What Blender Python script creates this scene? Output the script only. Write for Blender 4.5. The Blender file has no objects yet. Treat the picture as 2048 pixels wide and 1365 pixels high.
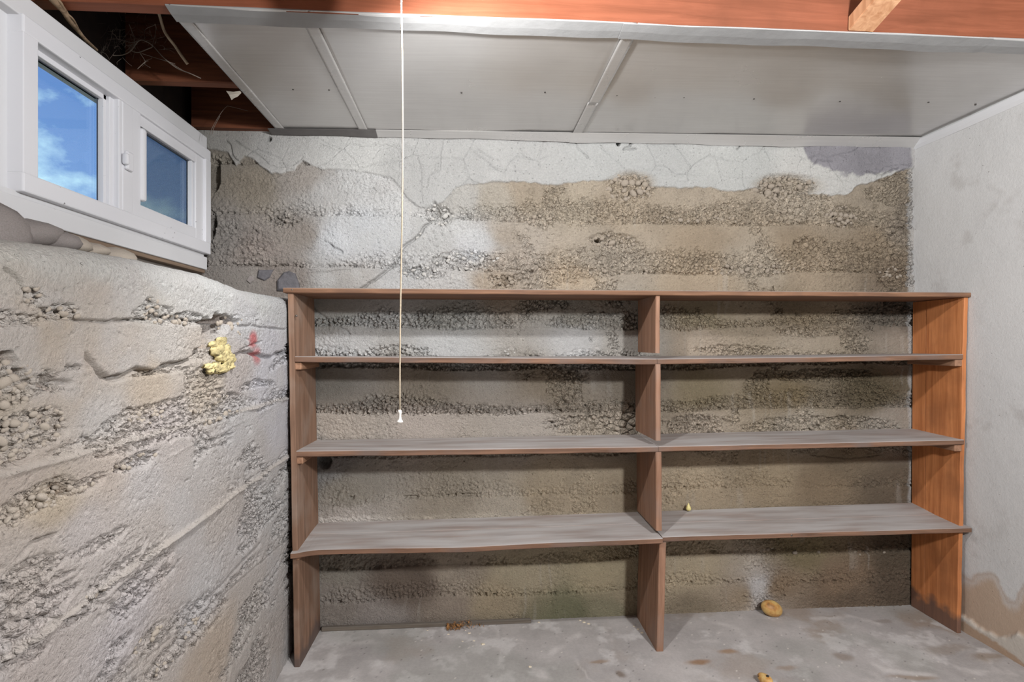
import bpy, bmesh, math, random
import numpy as np
from mathutils import Vector, Matrix

# ------------------------------------------------------------------ frame of reference
# X runs along the back wall, Y into the room depth, Z up. Below, heights "h" are measured
# from eye level (EYE above the floor); world z = h + EYE.
EYE = 1.224
FPX, CX, HZ = 1095.0, 1024.0, 685.0
TH = math.atan(86 / FPX)
SN, CS = math.sin(TH), math.cos(TH)
D = 2.40                                   # distance of the back wall
XL = -0.69                                 # face of the thick lower left wall

def ray(px, py):
    u = (px - CX) / FPX
    return np.array([u * CS + SN, -u * SN + CS, -(py - HZ) / FPX])
def onY(px, py, Y=D):
    d = ray(px, py); return d * Y / d[1]
def onX(px, py, X=XL):
    d = ray(px, py); return d * X / d[0]
def onZ(px, py, h=-EYE):
    d = ray(px, py); return d * h / d[2]

scn = bpy.context.scene
col = scn.collection

# ------------------------------------------------------------------ camera
cam_d = bpy.data.cameras.new('camera')
cam_d.sensor_width = 36.0
cam_d.lens = 36.0 * FPX / 2048.0
cam_d.shift_y = (HZ - 682.5) / 2048.0
cam_d.clip_start = 0.02
cam = bpy.data.objects.new('camera', cam_d); col.objects.link(cam)
cam.location = (0, 0, EYE)
cam.rotation_euler = (math.pi / 2, 0, -TH)
scn.camera = cam

# ------------------------------------------------------------------ world (day sky with clouds)
def setup_world():
    w = bpy.data.worlds.new('sky'); scn.world = w; w.use_nodes = True
    nt = w.node_tree; nt.nodes.clear()
    N = nt.nodes.new; L = nt.links.new
    out = N('ShaderNodeOutputWorld'); bg = N('ShaderNodeBackground')
    tc = N('ShaderNodeTexCoord'); sep = N('ShaderNodeSeparateXYZ')
    L(tc.outputs['Generated'], sep.inputs[0])
    grad = N('ShaderNodeValToRGB')
    e = grad.color_ramp.elements
    e[0].position = 0.0; e[0].color = (0.30, 0.50, 0.86, 1)
    e[1].position = 0.6; e[1].color = (0.08, 0.18, 0.52, 1)
    L(sep.outputs['Z'], grad.inputs[0])
    mp = N('ShaderNodeMapping'); mp.inputs['Location'].default_value = SKY_OFF
    mp.inputs['Scale'].default_value = (2.2, 2.2, 3.6)
    L(tc.outputs['Generated'], mp.inputs[0])
    nz = N('ShaderNodeTexNoise'); nz.inputs['Scale'].default_value = 1.6
    nz.inputs['Detail'].default_value = 8; nz.inputs['Roughness'].default_value = 0.58
    L(mp.outputs[0], nz.inputs['Vector'])
    cr = N('ShaderNodeValToRGB')
    cr.color_ramp.elements[0].position = 0.55; cr.color_ramp.elements[0].color = (0, 0, 0, 1)
    cr.color_ramp.elements[1].position = 0.66; cr.color_ramp.elements[1].color = (1, 1, 1, 1)
    L(nz.outputs['Fac'], cr.inputs[0])
    mx = N('ShaderNodeMix'); mx.data_type = 'RGBA'
    L(cr.outputs[0], mx.inputs[0]); L(grad.outputs[0], mx.inputs[6])
    mx.inputs[7].default_value = (0.85, 1.15, 1.2, 1)
    gm = N('ShaderNodeMapRange'); gm.inputs[1].default_value = -0.04; gm.inputs[2].default_value = 0.02
    L(sep.outputs['Z'], gm.inputs[0])
    mg = N('ShaderNodeMix'); mg.data_type = 'RGBA'
    L(gm.outputs[0], mg.inputs[0]); mg.inputs[6].default_value = (0.16, 0.17, 0.13, 1)
    L(mx.outputs[2], mg.inputs[7])
    L(mg.outputs[2], bg.inputs[0]); bg.inputs[1].default_value = SKY_STR
    L(bg.outputs[0], out.inputs[0])
SKY_OFF = (20.2, 5.5, 1.9); SKY_STR = 1.0
setup_world()

# ------------------------------------------------------------------ lights: pull-chain bulb above the frame, second lamp behind it
def point_light(name, loc, watt, rad, colr):
    l = bpy.data.lights.new(name, 'POINT'); l.energy = watt; l.shadow_soft_size = rad; l.color = colr
    o = bpy.data.objects.new(name, l); col.objects.link(o); o.location = (loc[0], loc[1], loc[2] + EYE)
    return o
BULB = (-0.09, 1.10, 0.757)
def spot_light(name, loc, aim, watt, rad, colr, angle, blend):
    l = bpy.data.lights.new(name, 'SPOT'); l.energy = watt; l.shadow_soft_size = rad; l.color = colr
    l.spot_size = math.radians(angle); l.spot_blend = blend
    o = bpy.data.objects.new(name, l); col.objects.link(o); o.location = (loc[0], loc[1], loc[2] + EYE)
    o.rotation_euler = Vector((aim[0] - loc[0], aim[1] - loc[1], aim[2] - loc[2])).to_track_quat('-Z', 'Y').to_euler()
    return o
spot_light('bulb_light', BULB, (1.3, 2.4, -0.75), 54.0, 0.030, (0.98, 0.99, 1.0), 180, 0.35)
point_light('second_lamp_light', (1.20, -0.25, 0.69), 195.0, 0.075, (0.95, 0.975, 1.0))

vs = scn.view_settings
vs.view_transform = 'Standard'; vs.look = 'None'; vs.exposure = 0.12; vs.gamma = 1.0
vs.use_curve_mapping = False
scn.cycles.max_bounces = 6
scn.cycles.diffuse_bounces = 2
scn.cycles.glossy_bounces = 3
scn.cycles.transparent_max_bounces = 12
scn.cycles.use_denoising = True
scn.cycles.denoising_prefilter = 'NONE'

# ------------------------------------------------------------------ helpers
def s2l(c):
    c = np.asarray(c, dtype=np.float64) / 255.0
    return np.where(c <= 0.04045, c / 12.92, ((c + 0.055) / 1.055) ** 2.4)
def rgb(*c):
    return tuple(float(v) for v in s2l(c)) + (1.0,)

ROOT = {}
def empty(name, loc=(0, 0, -EYE)):
    o = bpy.data.objects.new(name, None); col.objects.link(o)
    o.location = (loc[0], loc[1], loc[2] + EYE); o.empty_display_size = 0.05
    ROOT[o] = np.array([loc[0], loc[1], loc[2] + EYE])
    return o
def tag(o, label=None, cat=None, group=None, kind=None):
    if label: o['label'] = label
    if cat: o['category'] = cat
    if group: o['group'] = group
    if kind: o['kind'] = kind
    return o
def origin_of(parent):
    p = np.zeros(3)
    while parent is not None:
        p = p + np.array(parent.location); parent = parent.parent
    return p
def mk(name, V, F, mat, parent=None, smooth=False, cols=None, alpha=None):
    """one mesh object from vertices given in (X, Y, h)"""
    V = np.array(V, dtype=np.float64).reshape(-1, 3).copy(); V[:, 2] += EYE
    V -= origin_of(parent)
    me = bpy.data.meshes.new(name)
    if isinstance(F, np.ndarray) and F.ndim == 2:
        n = F.shape[1]
        me.vertices.add(len(V)); me.vertices.foreach_set('co', V.astype(np.float32).ravel())
        me.loops.add(F.size); me.loops.foreach_set('vertex_index', F.astype(np.int32).ravel())
        me.polygons.add(len(F))
        me.polygons.foreach_set('loop_start', np.arange(0, F.size, n, dtype=np.int32))
        me.update(calc_edges=True)
    else:
        me.from_pydata([tuple(v) for v in V], [], [tuple(f) for f in F])
        me.update()
    if smooth:
        me.polygons.foreach_set('use_smooth', np.ones(len(me.polygons), dtype=bool))
    if cols is not None:
        a = me.color_attributes.new('Col', 'FLOAT_COLOR', 'POINT')
        c4 = np.ones((len(V), 4), dtype=np.float32); c4[:, :3] = cols
        if alpha is not None: c4[:, 3] = alpha
        a.data.foreach_set('color', c4.ravel())
    me.validate()
    if mat: me.materials.append(mat)
    o = bpy.data.objects.new(name, me); col.objects.link(o)
    if parent: o.parent = parent
    return o
class MB:
    """collects shapes that belong to one part"""
    def __init__(s): s.V = []; s.F = []
    def add(s, V, F):
        b = len(s.V); s.V += [tuple(v) for v in V]; s.F += [tuple(i + b for i in f) for f in F]; return s
    def box(s, x0, x1, y0, y1, z0, z1, bev=0.002):
        return s.add(*bevbox(x0, x1, y0, y1, z0, z1, bev))
    def build(s, name, mat, parent=None, smooth=False):
        return mk(name, s.V, s.F, mat, parent, smooth)
def bevbox(x0, x1, y0, y1, z0, z1, bev=0.002):
    if x0 > x1: x0, x1 = x1, x0
    if y0 > y1: y0, y1 = y1, y0
    if z0 > z1: z0, z1 = z1, z0
    bm = bmesh.new(); bmesh.ops.create_cube(bm, size=1.0)
    for v in bm.verts:
        v.co = Vector(((x0 + x1) / 2 + v.co.x * (x1 - x0), (y0 + y1) / 2 + v.co.y * (y1 - y0), (z0 + z1) / 2 + v.co.z * (z1 - z0)))
    if bev > 0:
        bmesh.ops.bevel(bm, geom=bm.edges[:], offset=min(bev, 0.45 * min(x1 - x0, y1 - y0, z1 - z0)), segments=2, affect='EDGES', profile=0.5)
    bm.verts.index_update()
    V = [tuple(v.co) for v in bm.verts]; F = [tuple(v.index for v in f.verts) for f in bm.faces]
    bm.free(); return V, F
def tube(pts, rad, n=8, closed=True):
    pts = [Vector(p) for p in pts]; m = len(pts)
    rads = rad if hasattr(rad, '__len__') else [rad] * m
    V = []; F = []
    for i, p in enumerate(pts):
        t = (pts[min(i + 1, m - 1)] - pts[max(i - 1, 0)]).normalized()
        a = Vector((0, 0, 1)) if abs(t.z) < 0.9 else Vector((1, 0, 0))
        u = t.cross(a).normalized(); w = t.cross(u)
        for k in range(n):
            an = 2 * math.pi * k / n
            V.append(p + rads[i] * (math.cos(an) * u + math.sin(an) * w))
    for i in range(m - 1):
        for k in range(n):
            F.append((i * n + k, i * n + (k + 1) % n, (i + 1) * n + (k + 1) % n, (i + 1) * n + k))
    if closed:
        F.append(tuple(range(n))[::-1]); F.append(tuple((m - 1) * n + k for k in range(n)))
    return V, F
def lathe(prof, c, n=20):
    V = []; F = []
    for r, z in prof:
        for k in range(n):
            a = 2 * math.pi * k / n
            V.append((c[0] + r * math.cos(a), c[1] + r * math.sin(a), c[2] + z))
    m = len(prof)
    for i in range(m - 1):
        for k in range(n):
            F.append((i * n + k, i * n + (k + 1) % n, (i + 1) * n + (k + 1) % n, (i + 1) * n + k))
    F.append(tuple(range(n))[::-1]); F.append(tuple((m - 1) * n + k for k in range(n)))
    return V, F

# --- numpy noise
def hsh(i, j, s):
    i = i.astype(np.int64); j = j.astype(np.int64)
    h = (i * 374761393 + j * 668265263 + s * 974711 + 1013904223) & 0x7fffffff
    h = ((h ^ (h >> 13)) * 1274126177) & 0x7fffffff
    h = ((h ^ (h >> 16)) * 1911520717) & 0x7fffffff
    return ((h ^ (h >> 15)) & 0xffffff).astype(np.float32) / np.float32(0xffffff)
def vnoise(x, y, s=0):
    xi = np.floor(x); yi = np.floor(y)
    fx = (x - xi).astype(np.float32); fy = (y - yi).astype(np.float32)
    fx = fx * fx * fx * (fx * (fx * 6 - 15) + 10); fy = fy * fy * fy * (fy * (fy * 6 - 15) + 10)
    a = hsh(xi, yi, s); b = hsh(xi + 1, yi, s); c = hsh(xi, yi + 1, s); d = hsh(xi + 1, yi + 1, s)
    return (a + (b - a) * fx) + ((c + (d - c) * fx) - (a + (b - a) * fx)) * fy
def fbm(x, y, sc, s=0, octv=4, rough=0.5):
    o = 0; a = 1; t = 0
    for k in range(octv):
        o = o + a * vnoise(x * sc * 2 ** k + 17.3 * k, y * sc * 2 ** k - 9.1 * k, s + k); t += a; a *= rough
    return (o / t - 0.5) * 2
def voro(x, y, cell, s=0, jit=0.9):
    gx = x / cell; gy = y / cell
    xi = np.floor(gx); yi = np.floor(gy)
    f1 = np.full(x.shape, 9, np.float32); f2 = f1.copy(); idn = np.zeros(x.shape, np.float32)
    for dx in (-1, 0, 1):
        for dy in (-1, 0, 1):
            cx = xi + dx; cy = yi + dy
            px = cx + 0.5 + jit * (hsh(cx, cy, s) - 0.5); py = cy + 0.5 + jit * (hsh(cx, cy, s + 51) - 0.5)
            d = np.sqrt((gx - px) ** 2 + (gy - py) ** 2).astype(np.float32)
            r = hsh(cx, cy, s + 97)
            c = d < f1
            f2 = np.where(c, f1, np.minimum(f2, d)); idn = np.where(c, r, idn); f1 = np.where(c, d, f1)
    return f1, f2, idn
def sstep(a, b, x):
    t = np.clip((x - a) / (b - a), 0, 1); return t * t * (3 - 2 * t)
def seg_dist(x, y, pts):
    """distance to a polyline and the position along it (0..1)"""
    best = np.full(x.shape, 9.0, np.float32)
    for (x0, y0), (x1, y1) in zip(pts[:-1], pts[1:]):
        dx, dy = x1 - x0, y1 - y0; L2 = dx * dx + dy * dy + 1e-12
        t = np.clip(((x - x0) * dx + (y - y0) * dy) / L2, 0, 1)
        best = np.minimum(best, np.hypot(x - x0 - t * dx, y - y0 - t * dy))
    return best
def blend(x, y, pts, vals, eps=0.02, ay=1.0):
    """smooth interpolation of colours given at scattered places"""
    acc = np.zeros(x.shape + (3,), np.float32); ws = np.zeros(x.shape, np.float32)
    for (a, b), v in zip(pts, vals):
        w = 1.0 / ((x - a) ** 2 + ay * (y - b) ** 2 + eps * eps) ** 2
        w = w.astype(np.float32)
        ws += w
        for k in range(3): acc[..., k] += w * np.float32(v[k])
    return acc / ws[..., None]
def ell(x, y, cx, cy, rx, ry, ang=0.0):
    c, s = math.cos(ang), math.sin(ang)
    dx, dy = x - cx, y - cy
    return np.hypot((dx * c + dy * s) / rx, (-dx * s + dy * c) / ry)
def grid_faces(nu, nv, flip=False):
    i = np.arange(nu - 1)[:, None]; j = np.arange(nv - 1)[None, :]
    a = i * nv + j
    q = np.stack([a, a + nv, a + nv + 1, a + 1], -1).reshape(-1, 4)
    return q[:, ::-1].copy() if flip else q

# ------------------------------------------------------------------ materials
def new_mat(name):
    m = bpy.data.materials.new(name); m.use_nodes = True
    nt = m.node_tree; b = nt.nodes['Principled BSDF']
    return m, nt, b
def plain(name, c, rough=0.6, spec=0.5, noise=0.08, nscale=30, bump=0.0, bscale=150, metal=0.0):
    m, nt, b = new_mat(name); N = nt.nodes.new; L = nt.links.new
    tc = N('ShaderNodeTexCoord'); nz = N('ShaderNodeTexNoise')
    nz.inputs['Scale'].default_value = nscale; nz.inputs['Detail'].default_value = 6
    L(tc.outputs['Object'], nz.inputs['Vector'])
    mr = N('ShaderNodeMapRange'); mr.inputs[1].default_value = 0.3; mr.inputs[2].default_value = 0.7
    mr.inputs[3].default_value = 1 - noise; mr.inputs[4].default_value = 1 + noise
    L(nz.outputs['Fac'], mr.inputs[0])
    vm = N('ShaderNodeVectorMath'); vm.operation = 'SCALE'; vm.inputs[0].default_value = c[:3]
    L(mr.outputs[0], vm.inputs['Scale']); L(vm.outputs[0], b.inputs['Base Color'])
    b.inputs['Roughness'].default_value = rough; b.inputs['Specular IOR Level'].default_value = spec
    b.inputs['Metallic'].default_value = metal
    if bump:
        n2 = N('ShaderNodeTexNoise'); n2.inputs['Scale'].default_value = bscale; n2.inputs['Detail'].default_value = 5
        L(tc.outputs['Object'], n2.inputs['Vector'])
        bp = N('ShaderNodeBump'); bp.inputs['Strength'].default_value = bump; bp.inputs['Distance'].default_value = 0.004
        L(n2.outputs['Fac'], bp.inputs['Height']); L(bp.outputs[0], b.inputs['Normal'])
    return m
def concrete(name, bump=0.5, scale=220, var=0.18, rough=0.92, speck=0.0, grav=0.0, pits=0.7):
    """vertex-painted patches of cement, lime wash and stain with fine grain"""
    m, nt, b = new_mat(name); N = nt.nodes.new; L = nt.links.new
    at = N('ShaderNodeAttribute'); at.attribute_name = 'Col'
    tc = N('ShaderNodeTexCoord')
    nz = N('ShaderNodeTexNoise'); nz.inputs['Scale'].default_value = scale; nz.inputs['Detail'].default_value = 7
    nz.inputs['Roughness'].default_value = 0.68
    L(tc.outputs['Object'], nz.inputs['Vector'])
    mr = N('ShaderNodeMapRange'); mr.inputs[1].default_value = 0.32; mr.inputs[2].default_value = 0.68
    mr.inputs[3].default_value = 1 - var; mr.inputs[4].default_value = 1 + var
    L(nz.outputs['Fac'], mr.inputs[0])
    vm = N('ShaderNodeVectorMath'); vm.operation = 'SCALE'
    am = N('ShaderNodeMapRange'); am.inputs[3].default_value = 0.35; am.inputs[4].default_value = 1.0
    L(at.outputs['Alpha'], am.inputs[0])
    mxv = N('ShaderNodeMix'); mxv.inputs[2].default_value = 1.0; L(am.outputs[0], mxv.inputs[0]); L(mr.outputs[0], mxv.inputs[3])
    L(at.outputs['Color'], vm.inputs[0]); L(mxv.outputs[0], vm.inputs['Scale'])
    last = vm.outputs[0]
    if speck:
        vo = N('ShaderNodeTexVoronoi'); vo.inputs['Scale'].default_value = 38
        L(tc.outputs['Object'], vo.inputs['Vector'])
        n3 = N('ShaderNodeTexNoise'); n3.inputs['Scale'].default_value = 14; n3.inputs['Detail'].default_value = 3
        L(tc.outputs['Object'], n3.inputs['Vector'])
        th = N('ShaderNodeMapRange'); th.inputs[1].default_value = 0.45; th.inputs[2].default_value = 0.75
        th.inputs[3].default_value = 0.02; th.inputs[4].default_value = 0.10
        L(n3.outputs['Fac'], th.inputs[0])
        lt = N('ShaderNodeMath'); lt.operation = 'LESS_THAN'
        L(vo.outputs['Distance'], lt.inputs[0]); L(th.outputs[0], lt.inputs[1])
        ml = N('ShaderNodeMath'); ml.operation = 'MULTIPLY'; ml.inputs[1].default_value = speck
        L(lt.outputs[0], ml.inputs[0])
        mx = N('ShaderNodeMix'); mx.data_type = 'RGBA'
        L(ml.outputs[0], mx.inputs[0]); L(last, mx.inputs[6]); mx.inputs[7].default_value = rgb(95, 86, 78)
        last = mx.outputs[2]
    L(last, b.inputs['Base Color'])
    b.inputs['Roughness'].default_value = rough; b.inputs['Specular IOR Level'].default_value = 0.2
    n2 = N('ShaderNodeTexNoise'); n2.inputs['Scale'].default_value = scale * 1.3; n2.inputs['Detail'].default_value = 6
    n2.inputs['Roughness'].default_value = 0.7
    L(tc.outputs['Object'], n2.inputs['Vector'])
    hgt = n2.outputs['Fac']
    if grav:
        # packed grit between the modelled stones, only where the surface is honeycombed
        acc = None
        for sc_, am_ in ((grav, 1.0), (grav * 2.1, 0.55)):
            nw = N('ShaderNodeTexNoise'); nw.inputs['Scale'].default_value = sc_ * 0.8; nw.inputs['Detail'].default_value = 2
            L(tc.outputs['Object'], nw.inputs['Vector'])
            wm = N('ShaderNodeVectorMath'); wm.operation = 'MULTIPLY_ADD'; wm.inputs[1].default_value = (0.012,) * 3
            L(nw.outputs['Color'], wm.inputs[0]); L(tc.outputs['Object'], wm.inputs[2])
            vo2 = N('ShaderNodeTexVoronoi'); vo2.inputs['Scale'].default_value = sc_
            L(wm.outputs[0], vo2.inputs['Vector'])
            q = N('ShaderNodeMapRange'); q.interpolation_type = 'SMOOTHSTEP'
            q.inputs[1].default_value = 0.15; q.inputs[2].default_value = 0.75; q.inputs[3].default_value = am_; q.inputs[4].default_value = 0.0
            L(vo2.outputs['Distance'], q.inputs[0])
            if acc is None: acc = q.outputs[0]
            else:
                ad = N('ShaderNodeMath'); ad.operation = 'ADD'; L(acc, ad.inputs[0]); L(q.outputs[0], ad.inputs[1]); acc = ad.outputs[0]
        vp = N('ShaderNodeTexVoronoi'); vp.inputs['Scale'].default_value = 78
        nw2 = N('ShaderNodeTexNoise'); nw2.inputs['Scale'].default_value = 120; nw2.inputs['Detail'].default_value = 2
        L(tc.outputs['Object'], nw2.inputs['Vector'])
        wm2 = N('ShaderNodeVectorMath'); wm2.operation = 'MULTIPLY_ADD'; wm2.inputs[1].default_value = (0.006,) * 3
        L(nw2.outputs['Color'], wm2.inputs[0]); L(tc.outputs['Object'], wm2.inputs[2]); L(wm2.outputs[0], vp.inputs['Vector'])
        spc = N('ShaderNodeSeparateColor'); L(vp.outputs['Color'], spc.inputs[0])
        rr = N('ShaderNodeMapRange'); rr.inputs[1].default_value = 0.35; rr.inputs[2].default_value = 1.0; rr.inputs[3].default_value = 0.0; rr.inputs[4].default_value = 0.26
        L(spc.outputs[0], rr.inputs[0])
        pd = N('ShaderNodeMath'); pd.operation = 'SUBTRACT'; L(rr.outputs[0], pd.inputs[0]); L(vp.outputs['Distance'], pd.inputs[1])
        pm = N('ShaderNodeMapRange'); pm.inputs[1].default_value = 0.0; pm.inputs[2].default_value = 0.06; pm.inputs[4].default_value = -pits
        L(pd.outputs[0], pm.inputs[0])
        mm = N('ShaderNodeMath'); mm.operation = 'MULTIPLY'; L(acc, mm.inputs[0]); L(at.outputs['Alpha'], mm.inputs[1])
        ms = N('ShaderNodeMath'); ms.operation = 'MULTIPLY_ADD'; ms.inputs[1].default_value = 1.1
        L(mm.outputs[0], ms.inputs[0]); L(n2.outputs['Fac'], ms.inputs[2])
        ap = N('ShaderNodeMath'); ap.operation = 'ADD'; L(ms.outputs[0], ap.inputs[0]); L(pm.outputs[0], ap.inputs[1]); hgt = ap.outputs[0]
    bp = N('ShaderNodeBump'); bp.inputs['Strength'].default_value = bump; bp.inputs['Distance'].default_value = 0.008
    L(hgt, bp.inputs['Height']); L(bp.outputs[0], b.inputs['Normal'])
    return m
def wood(name, light, dark, axis='X', dust=0.0, dustc=(165, 160, 155), rough=0.72, grain=1.0, spec=0.3, blot=None, seed=0.0, foot=None):
    m, nt, b = new_mat(name); N = nt.nodes.new; L = nt.links.new
    tc = N('ShaderNodeTexCoord'); mp = N('ShaderNodeMapping')
    sc = {'X': (1.2, 22, 22), 'Y': (22, 1.2, 22), 'Z': (22, 22, 1.2)}[axis]
    mp.inputs['Scale'].default_value = sc; mp.inputs['Location'].default_value = (seed, seed * 1.7, seed * 0.6)
    L(tc.outputs['Object'], mp.inputs[0])
    nz = N('ShaderNodeTexNoise'); nz.inputs['Scale'].default_value = 2.2; nz.inputs['Detail'].default_value = 9
    nz.inputs['Roughness'].default_value = 0.62; nz.inputs['Distortion'].default_value = 0.7
    L(mp.outputs[0], nz.inputs['Vector'])
    cr = N('ShaderNodeValToRGB'); e = cr.color_ramp.elements
    e[0].position = 0.5 - 0.2 / grain; e[0].color = tuple(0.9 * v for v in dark[:3]) + (1,); e[1].position = 0.5 + 0.2 / grain; e[1].color = light
    L(nz.outputs['Fac'], cr.inputs[0])
    last = cr.outputs[0]
    if blot:
        n3 = N('ShaderNodeTexNoise'); n3.inputs['Scale'].default_value = 6; n3.inputs['Detail'].default_value = 7
        L(tc.outputs['Object'], n3.inputs['Vector'])
        r3 = N('ShaderNodeMapRange'); r3.inputs[1].default_value = 0.48; r3.inputs[2].default_value = 0.72
        r3.inputs[4].default_value = blot[1]
        L(n3.outputs['Fac'], r3.inputs[0])
        mx = N('ShaderNodeMix'); mx.data_type = 'RGBA'
        L(r3.outputs[0], mx.inputs[0]); L(last, mx.inputs[6]); mx.inputs[7].default_value = blot[0]
        last = mx.outputs[2]
    if dust:
        ge = N('ShaderNodeNewGeometry'); sp = N('ShaderNodeSeparateXYZ'); L(ge.outputs['Normal'], sp.inputs[0])
        mr = N('ShaderNodeMapRange'); mr.inputs[1].default_value = 0.35; mr.inputs[2].default_value = 0.85
        L(sp.outputs['Z'], mr.inputs[0])
        n2 = N('ShaderNodeTexNoise'); n2.inputs['Scale'].default_value = 7; n2.inputs['Detail'].default_value = 7
        mp2 = N('ShaderNodeMapping'); mp2.inputs['Scale'].default_value = (0.45, 3.2, 1)
        L(tc.outputs['Object'], mp2.inputs[0]); L(mp2.outputs[0], n2.inputs['Vector'])
        r2 = N('ShaderNodeMapRange'); r2.inputs[1].default_value = 0.3; r2.inputs[2].default_value = 0.62
        r2.inputs[3].default_value = dust * 0.45; r2.inputs[4].default_value = dust
        L(n2.outputs['Fac'], r2.inputs[0])
        mu = N('ShaderNodeMath'); mu.operation = 'MULTIPLY'; L(mr.outputs[0], mu.inputs[0]); L(r2.outputs[0], mu.inputs[1])
        mx = N('ShaderNodeMix'); mx.data_type = 'RGBA'
        L(mu.outputs[0], mx.inputs[0]); L(last, mx.inputs[6]); mx.inputs[7].default_value = rgb(*dustc)
        last = mx.outputs[2]
    if foot:      # damp-greyed foot of a board that stands on the floor
        sp2 = N('ShaderNodeSeparateXYZ'); L(tc.outputs['Object'], sp2.inputs[0])
        n5 = N('ShaderNodeTexNoise'); n5.inputs['Scale'].default_value = 12; n5.inputs['Detail'].default_value = 5
        L(tc.outputs['Object'], n5.inputs['Vector'])
        sb = N('ShaderNodeMath'); sb.operation = 'MULTIPLY_ADD'; sb.inputs[1].default_value = -0.16
        L(n5.outputs['Fac'], sb.inputs[0]); L(sp2.outputs['Z'], sb.inputs[2])
        m5 = N('ShaderNodeMapRange'); m5.inputs[1].default_value = foot - 0.09; m5.inputs[2].default_value = foot - 0.05
        m5.inputs[3].default_value = 0.8; m5.inputs[4].default_value = 0.0
        L(sb.outputs[0], m5.inputs[0])
        mx = N('ShaderNodeMix'); mx.data_type = 'RGBA'; L(m5.outputs[0], mx.inputs[0]); L(last, mx.inputs[6])
        mx.inputs[7].default_value = rgb(92, 80, 76); last = mx.outputs[2]
    L(last, b.inputs['Base Color'])
    b.inputs['Roughness'].default_value = rough; b.inputs['Specular IOR Level'].default_value = spec
    bp = N('ShaderNodeBump'); bp.inputs['Strength'].default_value = 0.25; bp.inputs['Distance'].default_value = 0.002
    L(nz.outputs['Fac'], bp.inputs['Height']); L(bp.outputs[0], b.inputs['Normal'])
    return m
def glass_mat(name, tint=(0.9, 0.96, 0.98)):
    m, nt, b = new_mat(name); N = nt.nodes.new; L = nt.links.new
    nt.nodes.remove(b); out = [n for n in nt.nodes if n.type == 'OUTPUT_MATERIAL'][0]
    tr = N('ShaderNodeBsdfTransparent'); tr.inputs[0].default_value = tint + (1,)
    gl = N('ShaderNodeBsdfGlossy'); gl.inputs['Roughness'].default_value = 0.02
    lw = N('ShaderNodeLayerWeight'); lw.inputs['Blend'].default_value = 0.5; pw = N('ShaderNodeMath'); pw.operation = 'POWER'; pw.inputs[1].default_value = 5
    L(lw.outputs['Facing'], pw.inputs[0])
    fr = N('ShaderNodeMapRange'); fr.inputs[3].default_value = 0.04; fr.inputs[4].default_value = 1.0; L(pw.outputs[0], fr.inputs[0])
    mx = N('ShaderNodeMixShader'); L(fr.outputs[0], mx.inputs[0]); L(tr.outputs[0], mx.inputs[1]); L(gl.outputs[0], mx.inputs[2])
    L(mx.outputs[0], out.inputs[0]); return m
def screen_mat(name):
    m, nt, b = new_mat(name); N = nt.nodes.new; L = nt.links.new
    out = [n for n in nt.nodes if n.type == 'OUTPUT_MATERIAL'][0]
    b.inputs['Base Color'].default_value = rgb(92, 98, 108); b.inputs['Roughness'].default_value = 0.7
    tr = N('ShaderNodeBsdfTransparent'); mx = N('ShaderNodeMixShader'); mx.inputs[0].default_value = 0.5
    L(tr.outputs[0], mx.inputs[1]); L(b.outputs[0], mx.inputs[2]); L(mx.outputs[0], out.inputs[0])
    return m

M_back = concrete('concrete_back', bump=1.0, scale=130, var=0.30, grav=62.0)
M_left = concrete('concrete_left', bump=0.9, scale=170, var=0.24, grav=80.0, pits=1.1)
M_floor = concrete('concrete_floor', bump=0.15, scale=90, var=0.07, rough=0.75)
M_right = concrete('painted_plaster', bump=0.25, scale=80, var=0.035, rough=0.8, speck=0.75)
M_core = plain('cement_core', rgb(120, 112, 104), 0.95, bump=0.4)
M_pebL = plain('pebble_pale', rgb(182, 170, 156), 0.9, noise=0.16, nscale=60, bump=0.5, bscale=300)
M_pebB = plain('pebble_tan', rgb(166, 153, 138), 0.9, noise=0.16, nscale=60, bump=0.5, bscale=300)
M_pebW = plain('pebble_limed', rgb(196, 192, 186), 0.9, noise=0.14, nscale=60, bump=0.5, bscale=300)
M_stone = plain('grey_fieldstone', rgb(142, 134, 130), 0.85, noise=0.15, nscale=25, bump=0.5, bscale=90)
M_slate = plain('dark_slate', rgb(98, 95, 98), 0.75, noise=0.22, nscale=40, bump=0.7, bscale=120)
M_vinyl = plain('white_vinyl', rgb(232, 231, 234), 0.38, 0.5, noise=0.02, nscale=12)
M_vinyl2 = plain('white_trim_paint', rgb(222, 221, 221), 0.5, 0.4, noise=0.04, nscale=9, bump=0.1, bscale=60)
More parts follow.
